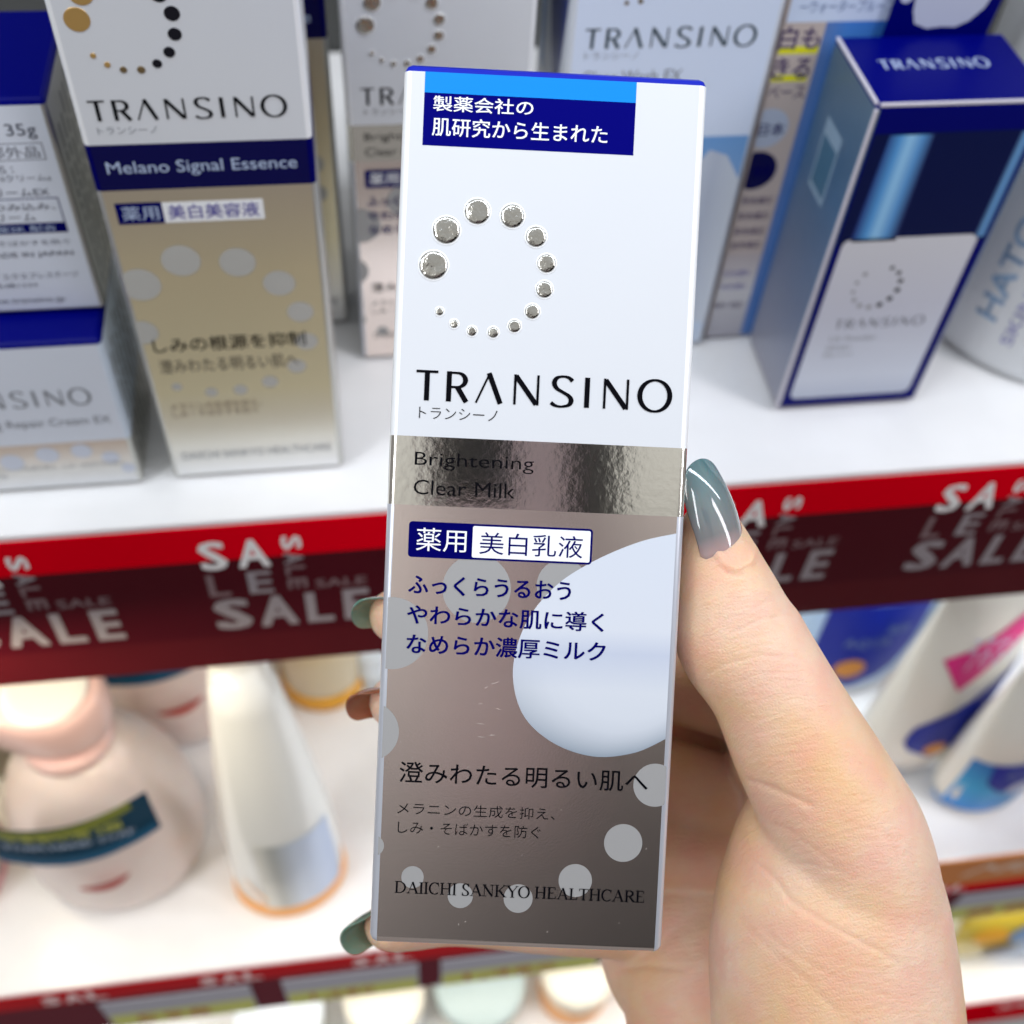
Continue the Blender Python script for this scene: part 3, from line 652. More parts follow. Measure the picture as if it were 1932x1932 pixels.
def pump(x, y, label, rz=0, s=1.0):
    r = root('pump_bottle', label, 'pump bottle', (x, y, ZL), rz, group='pink pump bottles on the middle shelf')
    lathe('bottle_body', [(.030, 0), (.036, .001), (.0400, .010), (.0415, .025), (.0410, .050), (.0385, .068), (.0325, .086), (.025, .100), (.019, .112)], PINKW, r, sy=.92, n=56)
    lathe('neck_ring', [(.018, .112), (.0185, .1125), (.0185, .1195), (.016, .120)], PINKC, r)
    # heart-shaped foam head with a broad spout
    V, Fc = [], []; n = 48
    def outl(a, s_):
        R = .0200 * (1 + .10 * math.cos(2 * a)); xx = R * math.cos(a); yy = R * math.sin(a)
        k = max(0, -math.cos(a)) ** 3; return ((xx - .020 * k) * s_, (yy + .006 * k) * s_)
    prof = [(.74, .120), (.90, .124), (.99, .132), (1.02, .142), (1.0, .147), (.95, .1500), (.86, .1512), (.5, .1506), (.05, .1502)]
    for s_, z in prof:
        for i in range(n):
            a = 2 * math.pi * i / n; p = outl(a, s_); V.append((p[0], p[1], z))
    for k in range(len(prof) - 1):
        for i in range(n):
            j = (i + 1) % n; Fc.append((k * n + i, k * n + j, (k + 1) * n + j, (k + 1) * n + i))
    Fc.append([i for i in range(n)][::-1]); Fc.append([(len(prof) - 1) * n + i for i in range(n)])
    h = mk('pump_head', V, Fc, PINKC, r, smooth=True)
    lathe('head_top', [(.0165, .1513), (.0168, .1520), (.0160, .1526), (.012, .1523)], mat('white_cap_top', (.88, .87, .84), .3, coat=.4), h)
    w = lambda o: np.stack([o[:, 0] * .95 + .0035, -.0425 + o[:, 1] + o[:, 0] ** 2 * 4.5, o[:, 2] + .011 + .08 * o[:, 0]], 1)
    cu = curved('neck_label', -.0370, .0350, .0800, .1140, TEAL, r, w, 3, tilt=.010, wave=-.006)
    curved('label_stripe', -.0360, .0280, .1060, .1132, mat('label_lime', (.17, .20, .01), .5), r, w, 5, tilt=.009, wave=-.006)
    curved('label_stripe', -.0350, .0340, .0803, .0880, TEAL2, r, w, 5, tilt=.010, wave=-.006)
    text('うるおい泡 2個', -.026, .022, .0985, .1055, mat('label_yellow_ink', (.42, .45, .05), .5), r, off=.02, layer=60, wrap=w, res=1)
    text('FOAM HAND SOAP', -.028, .026, .0910, .0960, mat('pale_blue_ink', (1, 1, 1)), r, layer=60, wrap=w, res=1)
    V, Fc = [], []
    for i in range(13):
        t = i / 12; xx = -.0110 + .023 * t; zc = .052 - .0030 * math.sin(math.pi * t) + .0035 * t; hh = .0028 * math.sin(math.pi * t) ** .7 + .0002
        V += [(xx, -.0006, zc - hh), (xx, -.0006, zc + hh)]
    for i in range(12): Fc.append((2 * i, 2 * i + 2, 2 * i + 3, 2 * i + 1))
    mk('red_mark', wrapc(0, 0, .0415, -84)(np.array(V)), Fc, mat('red_mark', (.42, .03, .02), .45), r)
    return r
pump(-.1290, .2430, 'nearest pink pump bottle with round white head and teal neck label')
pump(-.1040, .3260, 'second pink pump bottle, its head hidden by the sale strip', rz=.1)
# bottle with orange foot
wb = root('shampoo_bottle', 'tall white bottle with pale blue lower front and orange foot', 'bottle', (-.0490, .2180, ZL), .15)
prof = [(.0225, 0), (.0255, .001), (.0262, .006)]
lathe('orange_foot', [(.023, 0), (.0262, .0008), (.0272, .004), (.0268, .010), (.0255, .0112)], mat('soft_orange', (.90, .42, .12), .35, sss=.1), wb, sx=1.0, sy=.80)
lathe('bottle_body', [(.0250, .0112), (.0258, .014), (.0256, .040), (.0235, .080), (.0185, .130), (.0135, .175), (.010, .20)], mat('glossy_white', (.82, .83, .80), .22, coat=.4), wb, sx=1.0, sy=.80, n=56)
wl = wrapc(0, 0, .0256, -80)
def ell(cang, sy, off=.0003):
    def f(o):
        out = []
        for x, yv, z in o:
            R = np.interp(z, [.0112, .040, .090, .140, .175], [.0258, .0256, .0228, .0176, .0135]) + off - yv
            a = math.radians(cang) + x / .0256
            out.append((R * math.cos(a), (R) * math.sin(a) * sy, z))
        return np.array(out)
    return f
curved('blue_front_label', -.022, .018, .0130, .0800, mat_grad('pearl_label', [(0, (.30, .40, .62)), (.25, (.50, .60, .80)), (.6, (.60, .68, .80)), (.85, (.42, .44, .42)), (1, (.72, .72, .66))], 'X', .026, -.010, .3, .2), wb, ell(-70, .80, .0004), .5)
curved('orange_mark', -.006, .0035, .030, .0335, ORANGE, wb, ell(-125, .80, .0006), .5, tilt=-.020)
# jar
jr = root('honey_jar', 'round clear jar with orange foot, back of the middle shelf', 'jar', (-.0290, .3280, ZL))
lathe('orange_foot', [(.020, 0), (.0232, .001), (.0236, .011), (.0225, .0125)], mat('deep_orange', (.85, .40, .01), .35), jr)
lathe('jar_body', [(.0222, .0125), (.0228, .016), (.0225, .045), (.020, .055)], mat('honey_white', (.66, .55, .36), .25, coat=.4), jr)
lathe('jar_lid', [(.0205, .055), (.0215, .056), (.0215, .075), (.020, .077)], mat('amber_lid', (.80, .52, .22), .35), jr)
sc = root('small_cap_jar', 'small glossy white cap jar beside the middle fingertip', 'jar', (-.0030, .3260, ZL))
lathe('jar_body', [(.008, 0), (.0105, .001), (.0110, .018), (.010, .022)], mat('cool_gloss', (.80, .88, .95), .25, coat=.4), sc)
lathe('jar_lid', [(.0105, .022), (.011, .023), (.011, .034), (.009, .0355)], mat('cool_gloss', (1, 1, 1)), sc)
# grey bottle at the left edge
gb = root('refill_bottle', 'grey bottle with pink rim cut by the left edge', 'bottle', (-.2180, .2380, ZL))
lathe('pink_rim', [(.030, 0), (.034, .001), (.0350, .005), (.034, .0075)], mat('soft_pink', (.75, .40, .45), .4), gb)
lathe('bottle_body', [(.0335, .0075), (.0345, .012), (.0340, .07), (.030, .095), (.014, .11), (.012, .14)], mat('warm_grey', (.50, .48, .46), .4), gb)
gb2 = root('refill_bottle', 'beige bottle standing behind the left edge, above the grey one', 'bottle', (-.1860, .3150, ZL))
lathe('bottle_body', [(.028, 0), (.031, .002), (.031, .09), (.02, .11), (.012, .12)], mat('khaki_plastic', (.42, .38, .28), .4), gb2)
lathe('red_collar', [(.0125, .12), (.014, .121), (.014, .132)], mat('brick_cap', (.40, .10, .06), .4), gb2)

# tubes on the right: wide crimped top, round cap at the foot
def tube(r, wmax, h, m, foot_m, foot=.012, depth=.40, bulge=1.0):
    V, Fc = [], []; n = 48; K = 14
    for k in range(K + 1):
        t = k / K; z = foot + (h - foot) * t
        a = wmax * (.90 + .10 * math.sin(min(t * 1.4, 1) * math.pi / 2)); b = wmax * depth * (1 - t ** 2.2 * .93)
        if k == 0: a *= .93; b *= .93
        for i in range(n):
            an = 2 * math.pi * i / n; V.append((a * math.cos(an), b * math.sin(an), z))
    for k in range(K):
        for i in range(n):
            j = (i + 1) % n; Fc.append((k * n + i, k * n + j, (k + 1) * n + j, (k + 1) * n + i))
    Fc.append([i for i in range(n)][::-1]); Fc.append([K * n + i for i in range(n)])
    mk('tube_body', V, Fc, m, r, smooth=True)
    lathe('tube_cap', [(wmax * .70, 0), (wmax * .76, .001), (wmax * .76, foot - .001), (wmax * .7, foot)], foot_m, r, sy=.5)
    def wrap(layer=1):
        def f(o):
            out = []
            for x, yv, z in o:
                t = min(max((z - foot) / (h - foot), 0), 1); a = wmax * (.90 + .10 * math.sin(min(t * 1.4, 1) * math.pi / 2)); b = wmax * depth * (1 - t ** 2.2 * .93)
                xx = min(max(x / a, -.97), .97)
                out.append((x, -b * math.sqrt(1 - xx * xx) - .0006 + yv, z))
            return np.array(out)
        return f
    return wrap()
def patch(name, pts, m, r, wrap, yoff=0, sub=10):
    """a convex outline laid on a curved front: rows between its left and right edge"""
    zs = [p[1] for p in pts]; z0, z1 = min(zs), max(zs); V, Fc = [], []
    n = len(pts)
    for k in range(sub + 1):
        z = z0 + (z1 - z0) * min(max(k / sub, .004), .996); xs = []
        for i in range(n):
            (xa, za), (xb, zb) = pts[i], pts[(i + 1) % n]
            if (za - z) * (zb - z) <= 0 and za != zb: xs.append(xa + (xb - xa) * (z - za) / (zb - za))
        for j in range(9): V.append((min(xs) + (max(xs) - min(xs)) * j / 8, -yoff, z))
    for k in range(sub):
        for j in range(8): a = k * 9 + j; Fc.append((a, a + 1, a + 10, a + 9))
    return mk(name, wrap(np.array(V)), Fc, m, r, smooth=True)
CREAM = mat('cream_tube', (.80, .79, .72), .35, coat=.3); LBL = mat('pale_blue_tube', (.42, .62, .88), .35, coat=.3)
ROYAL = mat('royal_blue_label', (.001, .016, .32), .4, spec=.2); AMB = mat('amber_oval', (.70, .28, .02), .4)
t1 = root('hand_cream_tube', 'pale blue tube with blue shield label and orange oval, behind the thumb', 'tube', (.2540, .2980, ZL), 0)
w1 = tube(t1, .0375, .16, LBL, mat('white_plastic', (.8, .8, .8), .3), depth=.45)
patch('blue_shield', [(-.028, .048), (-.028, .090), (.027, .090), (.026, .050), (.020, .032), (.008, .019), (-.002, .017), (-.014, .022), (-.022, .032)], ROYAL, t1, w1)
patch('orange_oval', circ(-.006, .036, .0085), AMB, t1, w1, .0005)
text('AQUA', -.015, .010, .055, .064, mat('steel_ink', (.16, .24, .42), .5), t1, layer=20, wrap=w1, res=1)
text('薬用', .005, .018, .066, .073, mat('steel_ink', (.16, .24, .42), .5), t1, layer=20, wrap=w1, res=1)
patch('peach_mark', circ(-.014, .010, .0045), mat('peach', (.8, .5, .3), .4), t1, w1, .0004)
t2 = root('hand_cream_tube', 'cream white tube with pink wedge and navy label, right of the thumb', 'tube', (.2740, .2480, ZL), .12)
w2 = tube(t2, .0310, .165, CREAM, mat('pale_foot', (.35, .50, .75), .35), foot=.016, depth=.62)
patch('pink_wedge', [(-.022, .118), (-.008, .093), (.022, .134), (.022, .152), (-.008, .124)], mat('magenta_label', (.72, .01, .22), .4), t2, w2)
patch('navy_label', [(-.020, .048), (-.014, .036), (-.002, .032), (.010, .042), (.022, .064), (.026, .105), (.014, .094), (-.004, .076), (-.018, .064)], ROYAL, t2, w2)
patch('orange_oval', circ(-.0030, .0420, .0058), AMB, t2, w2, .0005)
text('ミルクで\nしっとり', -.006, .014, .082, .096, mat('lilac_ink', (.55, .55, .75), .5), t2, layer=20, wrap=w2, res=1)
text('うるおい', -.012, .014, .110, .132, mat('lilac_ink', (.55, .55, .75), .5), t2, layer=30, wrap=w2, res=1)
t3 = root('hand_cream_tube', 'cyan tube with navy top label and white oval, at right edge', 'tube', (.3060, .2230, ZL), .1)
w3 = tube(t3, .0275, .140, CREAM, mat('cyan_foot', (.01, .25, .68), .35), foot=.008, depth=.60)
patch('cyan_lower', [(-.0235, .009), (.0235, .009), (.0245, .058), (-.0245, .058)], mat_grad('cyan_print', [(0, (.0, .24, .80)), (.5, (.0, .36, .74)), (1, (.0, .16, .52))], 'Z', .01, .058, .35), t3, w3)
patch('navy_arch', [(-.016, .0585), (.024, .0585), (.022, .040), (.010, .028), (-.004, .030), (-.014, .040)], ROYAL, t3, w3, .0004)
patch('white_oval', circ(.004, .0345, .0060), mat('pale_disc2', (.50, .58, .78), .5), t3, w3, .0009)
patch('pale_swirl', [(-.006, .014), (.004, .010), (.024, .018), (.025, .040), (.015, .022)], mat('sky_swirl', (.22, .50, .85), .4), t3, w3, .0006)
text('モイスト', -.008, .018, .046, .053, mat('steel_ink', (.16, .24, .42), .5), t3, layer=30, wrap=w3, res=1)
t4 = root('hand_cream_tube', 'white tube with cobalt shoulder label, top right of the middle shelf', 'tube', (.3200, .2960, ZL), .1)
w4 = tube(t4, .0320, .175, CREAM, mat('white_plastic', (.8, .8, .8), .3), depth=.6)
patch('cobalt_label', [(-.030, .120), (-.020, .112), (.006, .128), (.010, .160), (-.024, .160)], mat('cobalt', (.005, .02, .50), .35), t4, w4)
patch('blue_label', [(-.031, .095), (-.024, .090), (-.012, .108), (-.014, .118), (-.030, .125)], ROYAL, t4, w4, .0006)
t5 = root('hand_cream_tube', 'dark blue tube cut off by the right edge of the picture', 'tube', (.3640, .2180, ZL), 0)
tube(t5, .0270, .120, mat('cobalt2', (.005, .05, .32), .35), mat('cobalt2', (1, 1, 1)), foot=.008, depth=.6)
t7 = copy_tree(t3); t7.location = (.3020, .3380, ZL)
props(t7, 'cyan and cream tube standing in the back row, between the white tubes', 'tube')
t6 = copy_tree(t1); t6.location = (.3250, .3500, ZL)
props(t6, 'pale blue tube at the back, behind the white tube at the right', 'tube')

# ------------------------------------------------------------------ products on the lowest shelf
ZB = -.565
def packet(x, y, cols, label, z=ZB, w=.06, rz=0):
    r = root('sachet_pack', label, 'packet', (x, y, z), rz)
    V, Fc = [], []; n, k = 16, 12; h = .085
    for s in (1, -1):
        for i in range(n + 1):
            for j in range(k + 1):
                u, v = i / n, j / k; b = math.sin(math.pi * u) * math.sin(math.pi * v)
                V.append(((u - .5) * w, s * .009 * b ** .6 if 0 < b else 0, v * h))
    m_ = (n + 1) * (k + 1)
    for s in range(2):
        for i in range(n):
            for j in range(k):
                a = s * m_ + i * (k + 1) + j; Fc.append((a, a + 1, a + k + 2, a + k + 1))
    mk('pack_body', V, Fc, mat('pack_' + label[:9], cols[0], .3, coat=.3), r, smooth=True)
    w_ = w
    def wr(o):
        out = []
        for x_, y_, z_ in o:
            u = min(max(x_ / w_ + .5, 0.001), .999); v = min(max(z_ / h, .001), .999); b = math.sin(math.pi * u) * math.sin(math.pi * v)
            out.append((x_, -.009 * b ** .6 - .0008 + y_, z_))
        return np.array(out)
    for q, (cx_, cz_, rr, c) in enumerate(cols[1]):
        patch('printed_blob', circ(cx_, cz_, rr), mat('blob_%.2f_%.2f_%.2f' % c, c, .4), r, wr, .0004 * (q + 1))
    return r
packet(.412, .212, ((.66, .50, .04), [(-.012, .062, .012, (.85, .42, .01)), (.014, .062, .013, (.12, .28, .55)), (.004, .035, .013, (.06, .04, .06))]), 'yellow sachet with orange, blue and dark blobs beside the wrist', w=.075)
packet(.462, .208, ((.28, .42, .62), [(-.01, .05, .014, (.10, .30, .36)), (.01, .025, .010, (.35, .20, .08))]), 'steel blue sachet at the right picture edge, below the price tag', w=.07)
packet(.352, .215, ((.75, .72, .50), [(0, .05, .015, (.7, .3, .1))]), 'pale yellow sachet mostly hidden behind the wrist', w=.07)
def pot(x, y, r_, h, m1, m2, label, cat='jar'):
    r = root('cosmetic_jar', label, cat, (x, y, ZB))
    lathe('jar_body', [(r_ * .9, 0), (r_, .002), (r_, h * .6), (r_ * .95, h * .62)], m1, r)
    lathe('jar_lid', [(r_ * .96, h * .62), (r_ * 1.02, h * .64), (r_ * 1.02, h * .97), (r_ * .96, h)], m2, r)
CW = mat('cream_plastic', (.82, .78, .66), .35); SO = mat('soft_orange', (1, 1, 1)); GN = mat('sea_green', (.42, .52, .52), .4); PB = mat('cool_gloss', (1, 1, 1))
pot(.118, .222, .024, .050, SO, CW, 'cream jar with orange body seen under the held carton')
pot(.052, .225, .030, .042, CW, GN, 'cream jar with sea green lid below the middle shelf')
pot(-.012, .222, .026, .050, PB, CW, 'white jar below the left price tags')
pot(-.080, .222, .028, .045, CW, PB, 'cream jar with cool white lid, lower left')
pot(.185, .235, .026, .05, CW, SO, 'cream jar with orange lid partly behind the palm')
bs = root('sale_strip', 'red sale strip of the lowest shelf, bottom right corner', 'sale strip', (0, .1776, ZB))
box('upper_red_band', -.6, .9, -.0006, 0, -.060, -.0004, RED, bs)
for i in range(4): text('SALE', .35 + i * .075, .395 + i * .075, -.022, -.006, mat('pink_strip_ink', (1, 1, 1)), bs, off=.04, y=-.0006, res=1)

# ------------------------------------------------------------------ the phone the picture is taken with (seen only as a reflection in the foil)
ph = root('phone', 'dark phone seen as a reflection in the foil band', 'phone', mw=M4 @ Matrix.Translation((.012, .0, .0035)))
box('phone_body', -.036, .030, -.125, .024, 0, .007, mat('rose_grey_metal', (.80, .66, .72), .45), ph, .003)
box('camera_module', -.034, -.006, -.017, .022, -.0012, -.0001, mat('black_glass', (.006, .008, .008), .1), ph, .0004)
box('dark_reflect_band', .012, .0305, -.127, .026, -.0022, -.0002, mat('black_band', (.012, .012, .014), .6), ph, .0008)  # dark band added to the phone so the foil mirrors a dark stripe
# lens opening
# ------------------------------------------------------------------ the hand
def at(px, py, d): return CAM + RM @ np.array([(px - CEN) / F * d, (CEN - py) / F * d, -d])
FW = -RM[:, 2]
def loft(rings, V, Fc, n=36, ex=2.0):
    """rings: px, py, half width px, depth m, half thickness m"""
    cs = [at(a, b, d) for a, b, w, d, t in rings]; base = len(V); R = len(rings)
    for k in range(R):
        Tn = cs[min(k + 1, R - 1)] - cs[max(k - 1, 0)]; Tn = Tn / np.linalg.norm(Tn)
        D = FW - Tn * FW.dot(Tn); D /= np.linalg.norm(D); Wd = np.cross(Tn, D)
        a = rings[k][2] * rings[k][3] / F; b = rings[k][4]
        for i in range(n):
            an = 2 * math.pi * i / n
            V.append(cs[k] + Wd * a * math.cos(an) + D * b * math.sin(an))
    for k in range(R - 1):
        for i in range(n):
            j = (i + 1) % n; Fc.append((base + k * n + i, base + k * n + j, base + (k + 1) * n + j, base + (k + 1) * n + i))
    Fc.append([base + i for i in range(n)][::-1]); Fc.append([base + (R - 1) * n + i for i in range(n)])
def smooth_rings(r, k=5):
    r = np.array(r, float); out = []
    for i in range(len(r) - 1):
        p0, p1, p2, p3 = r[max(i - 1, 0)], r[i], r[i + 1], r[min(i + 2, len(r) - 1)]
        for q in range(k):
            t = q / k; out.append(.5 * (2 * p1 + (p2 - p0) * t + (2 * p0 - 5 * p1 + 4 * p2 - p3) * t * t + (3 * p1 - p0 - 3 * p2 + p3) * t ** 3))
    out.append(r[-1]); return out
HV, HF = [], []
thumb = [(1331, 948, 12, .2030, .002), (1333, 956, 28, .2030, .0040), (1334, 975, 48, .2028, .0056), (1343, 1010, 63, .2025, .0070), (1355, 1060, 80, .2025, .0082), (1370, 1120, 99, .2025, .0092), (1393, 1200, 121, .2030, .0102),
         (1450, 1290, 117, .2035, .0108), (1506, 1400, 129, .2045, .0118), (1560, 1500, 139, .2060, .0135), (1596, 1580, 150, .2080, .0150), (1603, 1650, 165, .2105, .0165), (1604, 1730, 165, .2130, .0165), (1600, 1830, 110, .2170, .0120)]
loft(smooth_rings(thumb), HV, HF)
then_ = [(1635, 1480, 40, .2160, .008), (1612, 1520, 105, .2150, .013), (1585, 1565, 163, .2145, .0165), (1570, 1605, 186, .2142, .0185), (1567, 1650, 204, .2143, .0198), (1566, 1705, 217, .2145, .0210), (1568, 1800, 229, .2155, .0220), (1578, 1932, 234, .2165, .0225), (1588, 2100, 240, .2175, .0230), (1595, 2300, 240, .219, .0230)]
loft(smooth_rings(then_), HV, HF)
palm = [(1420, 1130, 40, .2540, .006), (1410, 1180, 80, .2560, .007), (1390, 1240, 100, .2600, .008), (1360, 1310, 120, .2640, .0090), (1340, 1400, 175, .2660, .0100), (1325, 1500, 205, .2680, .0110), (1315, 1620, 215, .2660, .0120), (1310, 1720, 200, .2600, .0130), (1310, 1790, 180, .2520, .0140), (1335, 1850, 168, .2440, .0150), (1352, 1932, 170, .2430, .0160), (1380, 2080, 180, .2430, .0170), (1400, 2300, 185, .2430, .0180)]
loft(smooth_rings(palm), HV, HF)
def ball(px_, py_, d, r, k=14):
    c_ = at(px_, py_, d); b0 = len(HV)
    for i in range(k + 1):
        for j in range(2 * k):
            th = math.pi * min(max(i / k, .01), .99); f_ = math.pi * j / k
            HV.append(c_ + r * np.array([math.sin(th) * math.cos(f_), math.sin(th) * math.sin(f_), math.cos(th)]))
    for i in range(k):
        for j in range(2 * k):
            q = (j + 1) % (2 * k); HF.append((b0 + i * 2 * k + j, b0 + (i + 1) * 2 * k + j, b0 + (i + 1) * 2 * k + q, b0 + i * 2 * k + q))
    HF.append([b0 + j for j in range(2 * k)]); HF.append([b0 + k * 2 * k + j for j in range(2 * k)][::-1])
for i in range(9):
    q = i / 8; ball(1420 - 20 * q, 1190 + 10 * q, .211 + .047 * q, .0062); ball(1430 - 25 * q, 1260 + 20 * q, .211 + .047 * q, .0075); ball(1455 - 40 * q, 1335 + 30 * q, .213 + .045 * q, .0080); ball(1490 - 40 * q, 1420 + 20 * q, .213 + .045 * q, .0100)
    ball(1535 - 50 * q, 1520 + 20 * q, .216 + .045 * q, .0120); ball(1545 - 50 * q, 1640, .220 + .040 * q, .0130)
web = [(1440, 1360, 60, .2380, .006), (1480, 1420, 90, .2300, .010), (1540, 1510, 120, .2250, .0130), (1560, 1620, 150, .2260, .0150), (1560, 1800, 150, .230, .0150)]
loft(smooth_rings(web), HV, HF)
def finger(p):
    loft(smooth_rings([(a, b, r / 1000 * F / d, d, r / 1000) for a, b, d, r in p]), HV, HF, 24)
finger([(1440, 1330, .2500, 9.5), (1300, 1290, .2485, 9.5), (1050, 1215, .2450, 9.0), (860, 1172, .2410, 8.0), (780, 1164, .2360, 7.0), (745, 1162, .2310, 5.8), (718, 1162, .2285, 4.2), (705, 1163, .2275, 1.4)])
finger([(1420, 1520, .2500, 9.5), (1310, 1490, .2490, 9.5), (1050, 1400, .2460, 9.0), (860, 1345, .2420, 8.0), (780, 1328, .2370, 7.0), (745, 1325, .2320, 5.8), (718, 1324, .2295, 4.2), (704, 1324, .2285, 1.4)])
finger([(1400, 1620, .2500, 9.0), (1300, 1600, .2490, 9.0), (1050, 1570, .2460, 8.5), (860, 1530, .2420, 7.5), (780, 1520, .2380, 6.0), (762, 1518, .2360, 3.0)])
finger([(1380, 1730, .2480, 8.5), (1250, 1740, .2475, 8.0), (1050, 1735, .2450, 7.4), (870, 1722, .2410, 6.8), (780, 1735, .2360, 6.2), (735, 1745, .2320, 5.4), (708, 1748, .2300, 3.9), (695, 1749, .2290, 1.4)])
me = bpy.data.meshes.new('hand'); me.from_pydata([tuple(v) for v in HV], [], [tuple(f) for f in HF])
bm = bmesh.new(); bm.from_mesh(me); bmesh.ops.recalc_face_normals(bm, faces=bm.faces); bm.to_mesh(me); bm.free()
tmp = bpy.data.objects.new('hand', me); COL.objects.link(tmp)
rm = tmp.modifiers.new('r', 'REMESH'); rm.mode = 'VOXEL'; rm.voxel_size = .00044; rm.use_smooth_shade = True
sm = tmp.modifiers.new('s', 'SMOOTH'); sm.factor = .5; sm.iterations = 40
dg = bpy.context.evaluated_depsgraph_get(); hme = bpy.data.meshes.new_from_object(tmp.evaluated_get(dg)); bpy.data.objects.remove(tmp)
n = len(hme.vertices); co = np.zeros(n * 3); hme.vertices.foreach_get('co', co); co = co.reshape(-1, 3)
nr = np.zeros(n * 3); hme.vertex_normals.foreach_get('vector', nr); nr = nr.reshape(-1, 3)
cc = (co - CAM) @ RM; px = CEN + F * cc[:, 0] / -cc[:, 2]; py = CEN - F * cc[:, 1] / -cc[:, 2]; facing = (nr @ (-FW)) > -.1
disp = np.zeros(n)
CREASES = [([(1396, 1467), (1446, 1483), (1504, 1508), (1541, 1524)], 6, .00038), ([(1405, 1612), (1462, 1657), (1491, 1699), (1562, 1744), (1649, 1790), (1711, 1823)], 5, .00030),
           ([(1425, 1640), (1520, 1630), (1600, 1650)], 4, .00016), ([(1380, 1195), (1441, 1167), (1487, 1161), (1510, 1168)], 3.5, .00030), ([(1420, 1150), (1445, 1135), (1470, 1130)], 3, .00018),
           ([(1322, 1283), (1358, 1256), (1440, 1236), (1500, 1240), (1553, 1254)], 4, .00022), ([(1440, 1215), (1490, 1225), (1535, 1232)], 3, .00012), ([(1395, 1208), (1430, 1200), (1500, 1190)], 3, .00012),
           ([(1440, 1555), (1480, 1560), (1560, 1620), (1580, 1640)], 4, .00014), ([(1168, 1829), (1220, 1822), (1300, 1830)], 6, .0006), ([(1360, 1700), (1420, 1760), (1520, 1850), (1600, 1932)], 7, .00015),
           ([(1350, 1032), (1362, 1062), (1388, 1072), (1416, 1060), (1424, 1035)], 7, -.0006), ([(1352, 1050), (1368, 1082), (1410, 1086)], 4, .00028), ([(1345, 1120), (1390, 1105), (1440, 1100)], 4, .00012), ([(1470, 1330), (1520, 1310), (1580, 1320)], 4, .00012), ([(1560, 1430), (1620, 1440), (1680, 1490)], 5, .00012), ([(1660, 1560), (1690, 1610), (1700, 1680)], 5, .00014), ([(1680, 1550), (1715, 1600), (1735, 1670)], 5, .00012), ([(1400, 1720), (1480, 1790), (1600, 1860), (1720, 1890)], 5, .00012)]
front = (cc[:, 2] > -.232) & facing
for pts, wd, dep in CREASES:
    dmin = np.full(n, 1e9); tt = np.zeros(n); L = len(pts) - 1
    for i in range(L):
        a = np.array(pts[i]); b = np.array(pts[i + 1]); ab = b - a
        t = np.clip(((px - a[0]) * ab[0] + (py - a[1]) * ab[1]) / ab.dot(ab), 0, 1)
        d = np.hypot(px - a[0] - t * ab[0], py - a[1] - t * ab[1]); k = d < dmin; dmin[k] = d[k]; tt[k] = (i + t[k]) / L
    fade = np.clip(np.minimum(tt, 1 - tt) * 5 + .25, 0, 1)
    disp -= np.where(front | (dep > .0005), dep * .62 * fade * (np.exp(-(dmin / wd) ** 2)), 0)
co = co + nr * disp[:, None]
# the soft skin gives way against the card
loc = (co - np.array(org)) @ rot; w_, d_, h_ = .050, .036, .1471
pen = np.stack([loc[:, 0], w_ - loc[:, 0], d_ - loc[:, 1], loc[:, 2]], 1); inside = (pen > -.0001).all(1) & (loc[:, 1] > -.001) & (loc[:, 2] < h_)
am = pen.argmin(1)
for i in np.where(inside)[0]:
    q = am[i]
    if loc[i, 0] > .025 and pen[i, 1] < .014 and q != 3: q = 1
    if q == 0: loc[i, 0] = -.0001
    elif q == 1: loc[i, 0] = w_ + .0001
    elif q == 2: loc[i, 1] = d_ + .0001
    else: loc[i, 2] = -.0001
co = loc @ rot.T + np.array(org)
hme.vertices.foreach_set('co', co.ravel()); hme.update(); hme.polygons.foreach_set('use_smooth', [True] * len(hme.polygons))
SKIN = bpy.data.materials.new('skin'); SKIN.use_nodes = True; t = SKIN.node_tree; b = t.nodes['Principled BSDF']
b.inputs['Roughness'].default_value = .46; b.inputs['Subsurface Weight'].default_value = .55; b.inputs['Subsurface Scale'].default_value = .0045
b.inputs['Subsurface Radius'].default_value = (1, .32, .16); b.inputs['Specular IOR Level'].default_value = .42
tcn = t.nodes.new('ShaderNodeTexCoord')
def noise(sc, det, vec=None):
    q = t.nodes.new('ShaderNodeTexNoise'); q.inputs['Scale'].default_value = sc; q.inputs['Detail'].default_value = det; t.links.new(vec or tcn.outputs['Object'], q.inputs['Vector']); return q
def crmp(src, *st):
    q = t.nodes.new('ShaderNodeValToRGB'); t.links.new(src, q.inputs[0]); e_ = q.color_ramp.elements
    e_[0].position, e_[0].color = st[0][0], (*st[0][1], 1); e_[1].position, e_[1].color = st[-1][0], (*st[-1][1], 1)
    return q
n1 = noise(38, 4); c1 = crmp(n1.outputs['Fac'], (.36, (.78, .50, .27)), (.62, (.81, .575, .43)))
n3 = noise(130, 5); c3 = crmp(n3.outputs['Fac'], (.42, (.0, .0, .0)), (.66, (.55, .55, .55)))
mxs = t.nodes.new('ShaderNodeMix'); mxs.data_type = 'RGBA'; t.links.new(c3.outputs[0], mxs.inputs['Factor']); t.links.new(c1.outputs[0], mxs.inputs['A']); mxs.inputs['B'].default_value = (.79, .42, .32, 1)
t.links.new(mxs.outputs['Result'], b.inputs['Base Color'])
v1 = t.nodes.new('ShaderNodeTexVoronoi'); v1.inputs['Scale'].default_value = 1500; v1.feature = 'DISTANCE_TO_EDGE'; t.links.new(tcn.outputs['Object'], v1.inputs['Vector'])
mp = t.nodes.new('ShaderNodeMapping'); mp.inputs['Rotation'].default_value = (.3, .2, .5); mp.inputs['Scale'].default_value = (1, 3.5, 1); t.links.new(tcn.outputs['Object'], mp.inputs['Vector'])
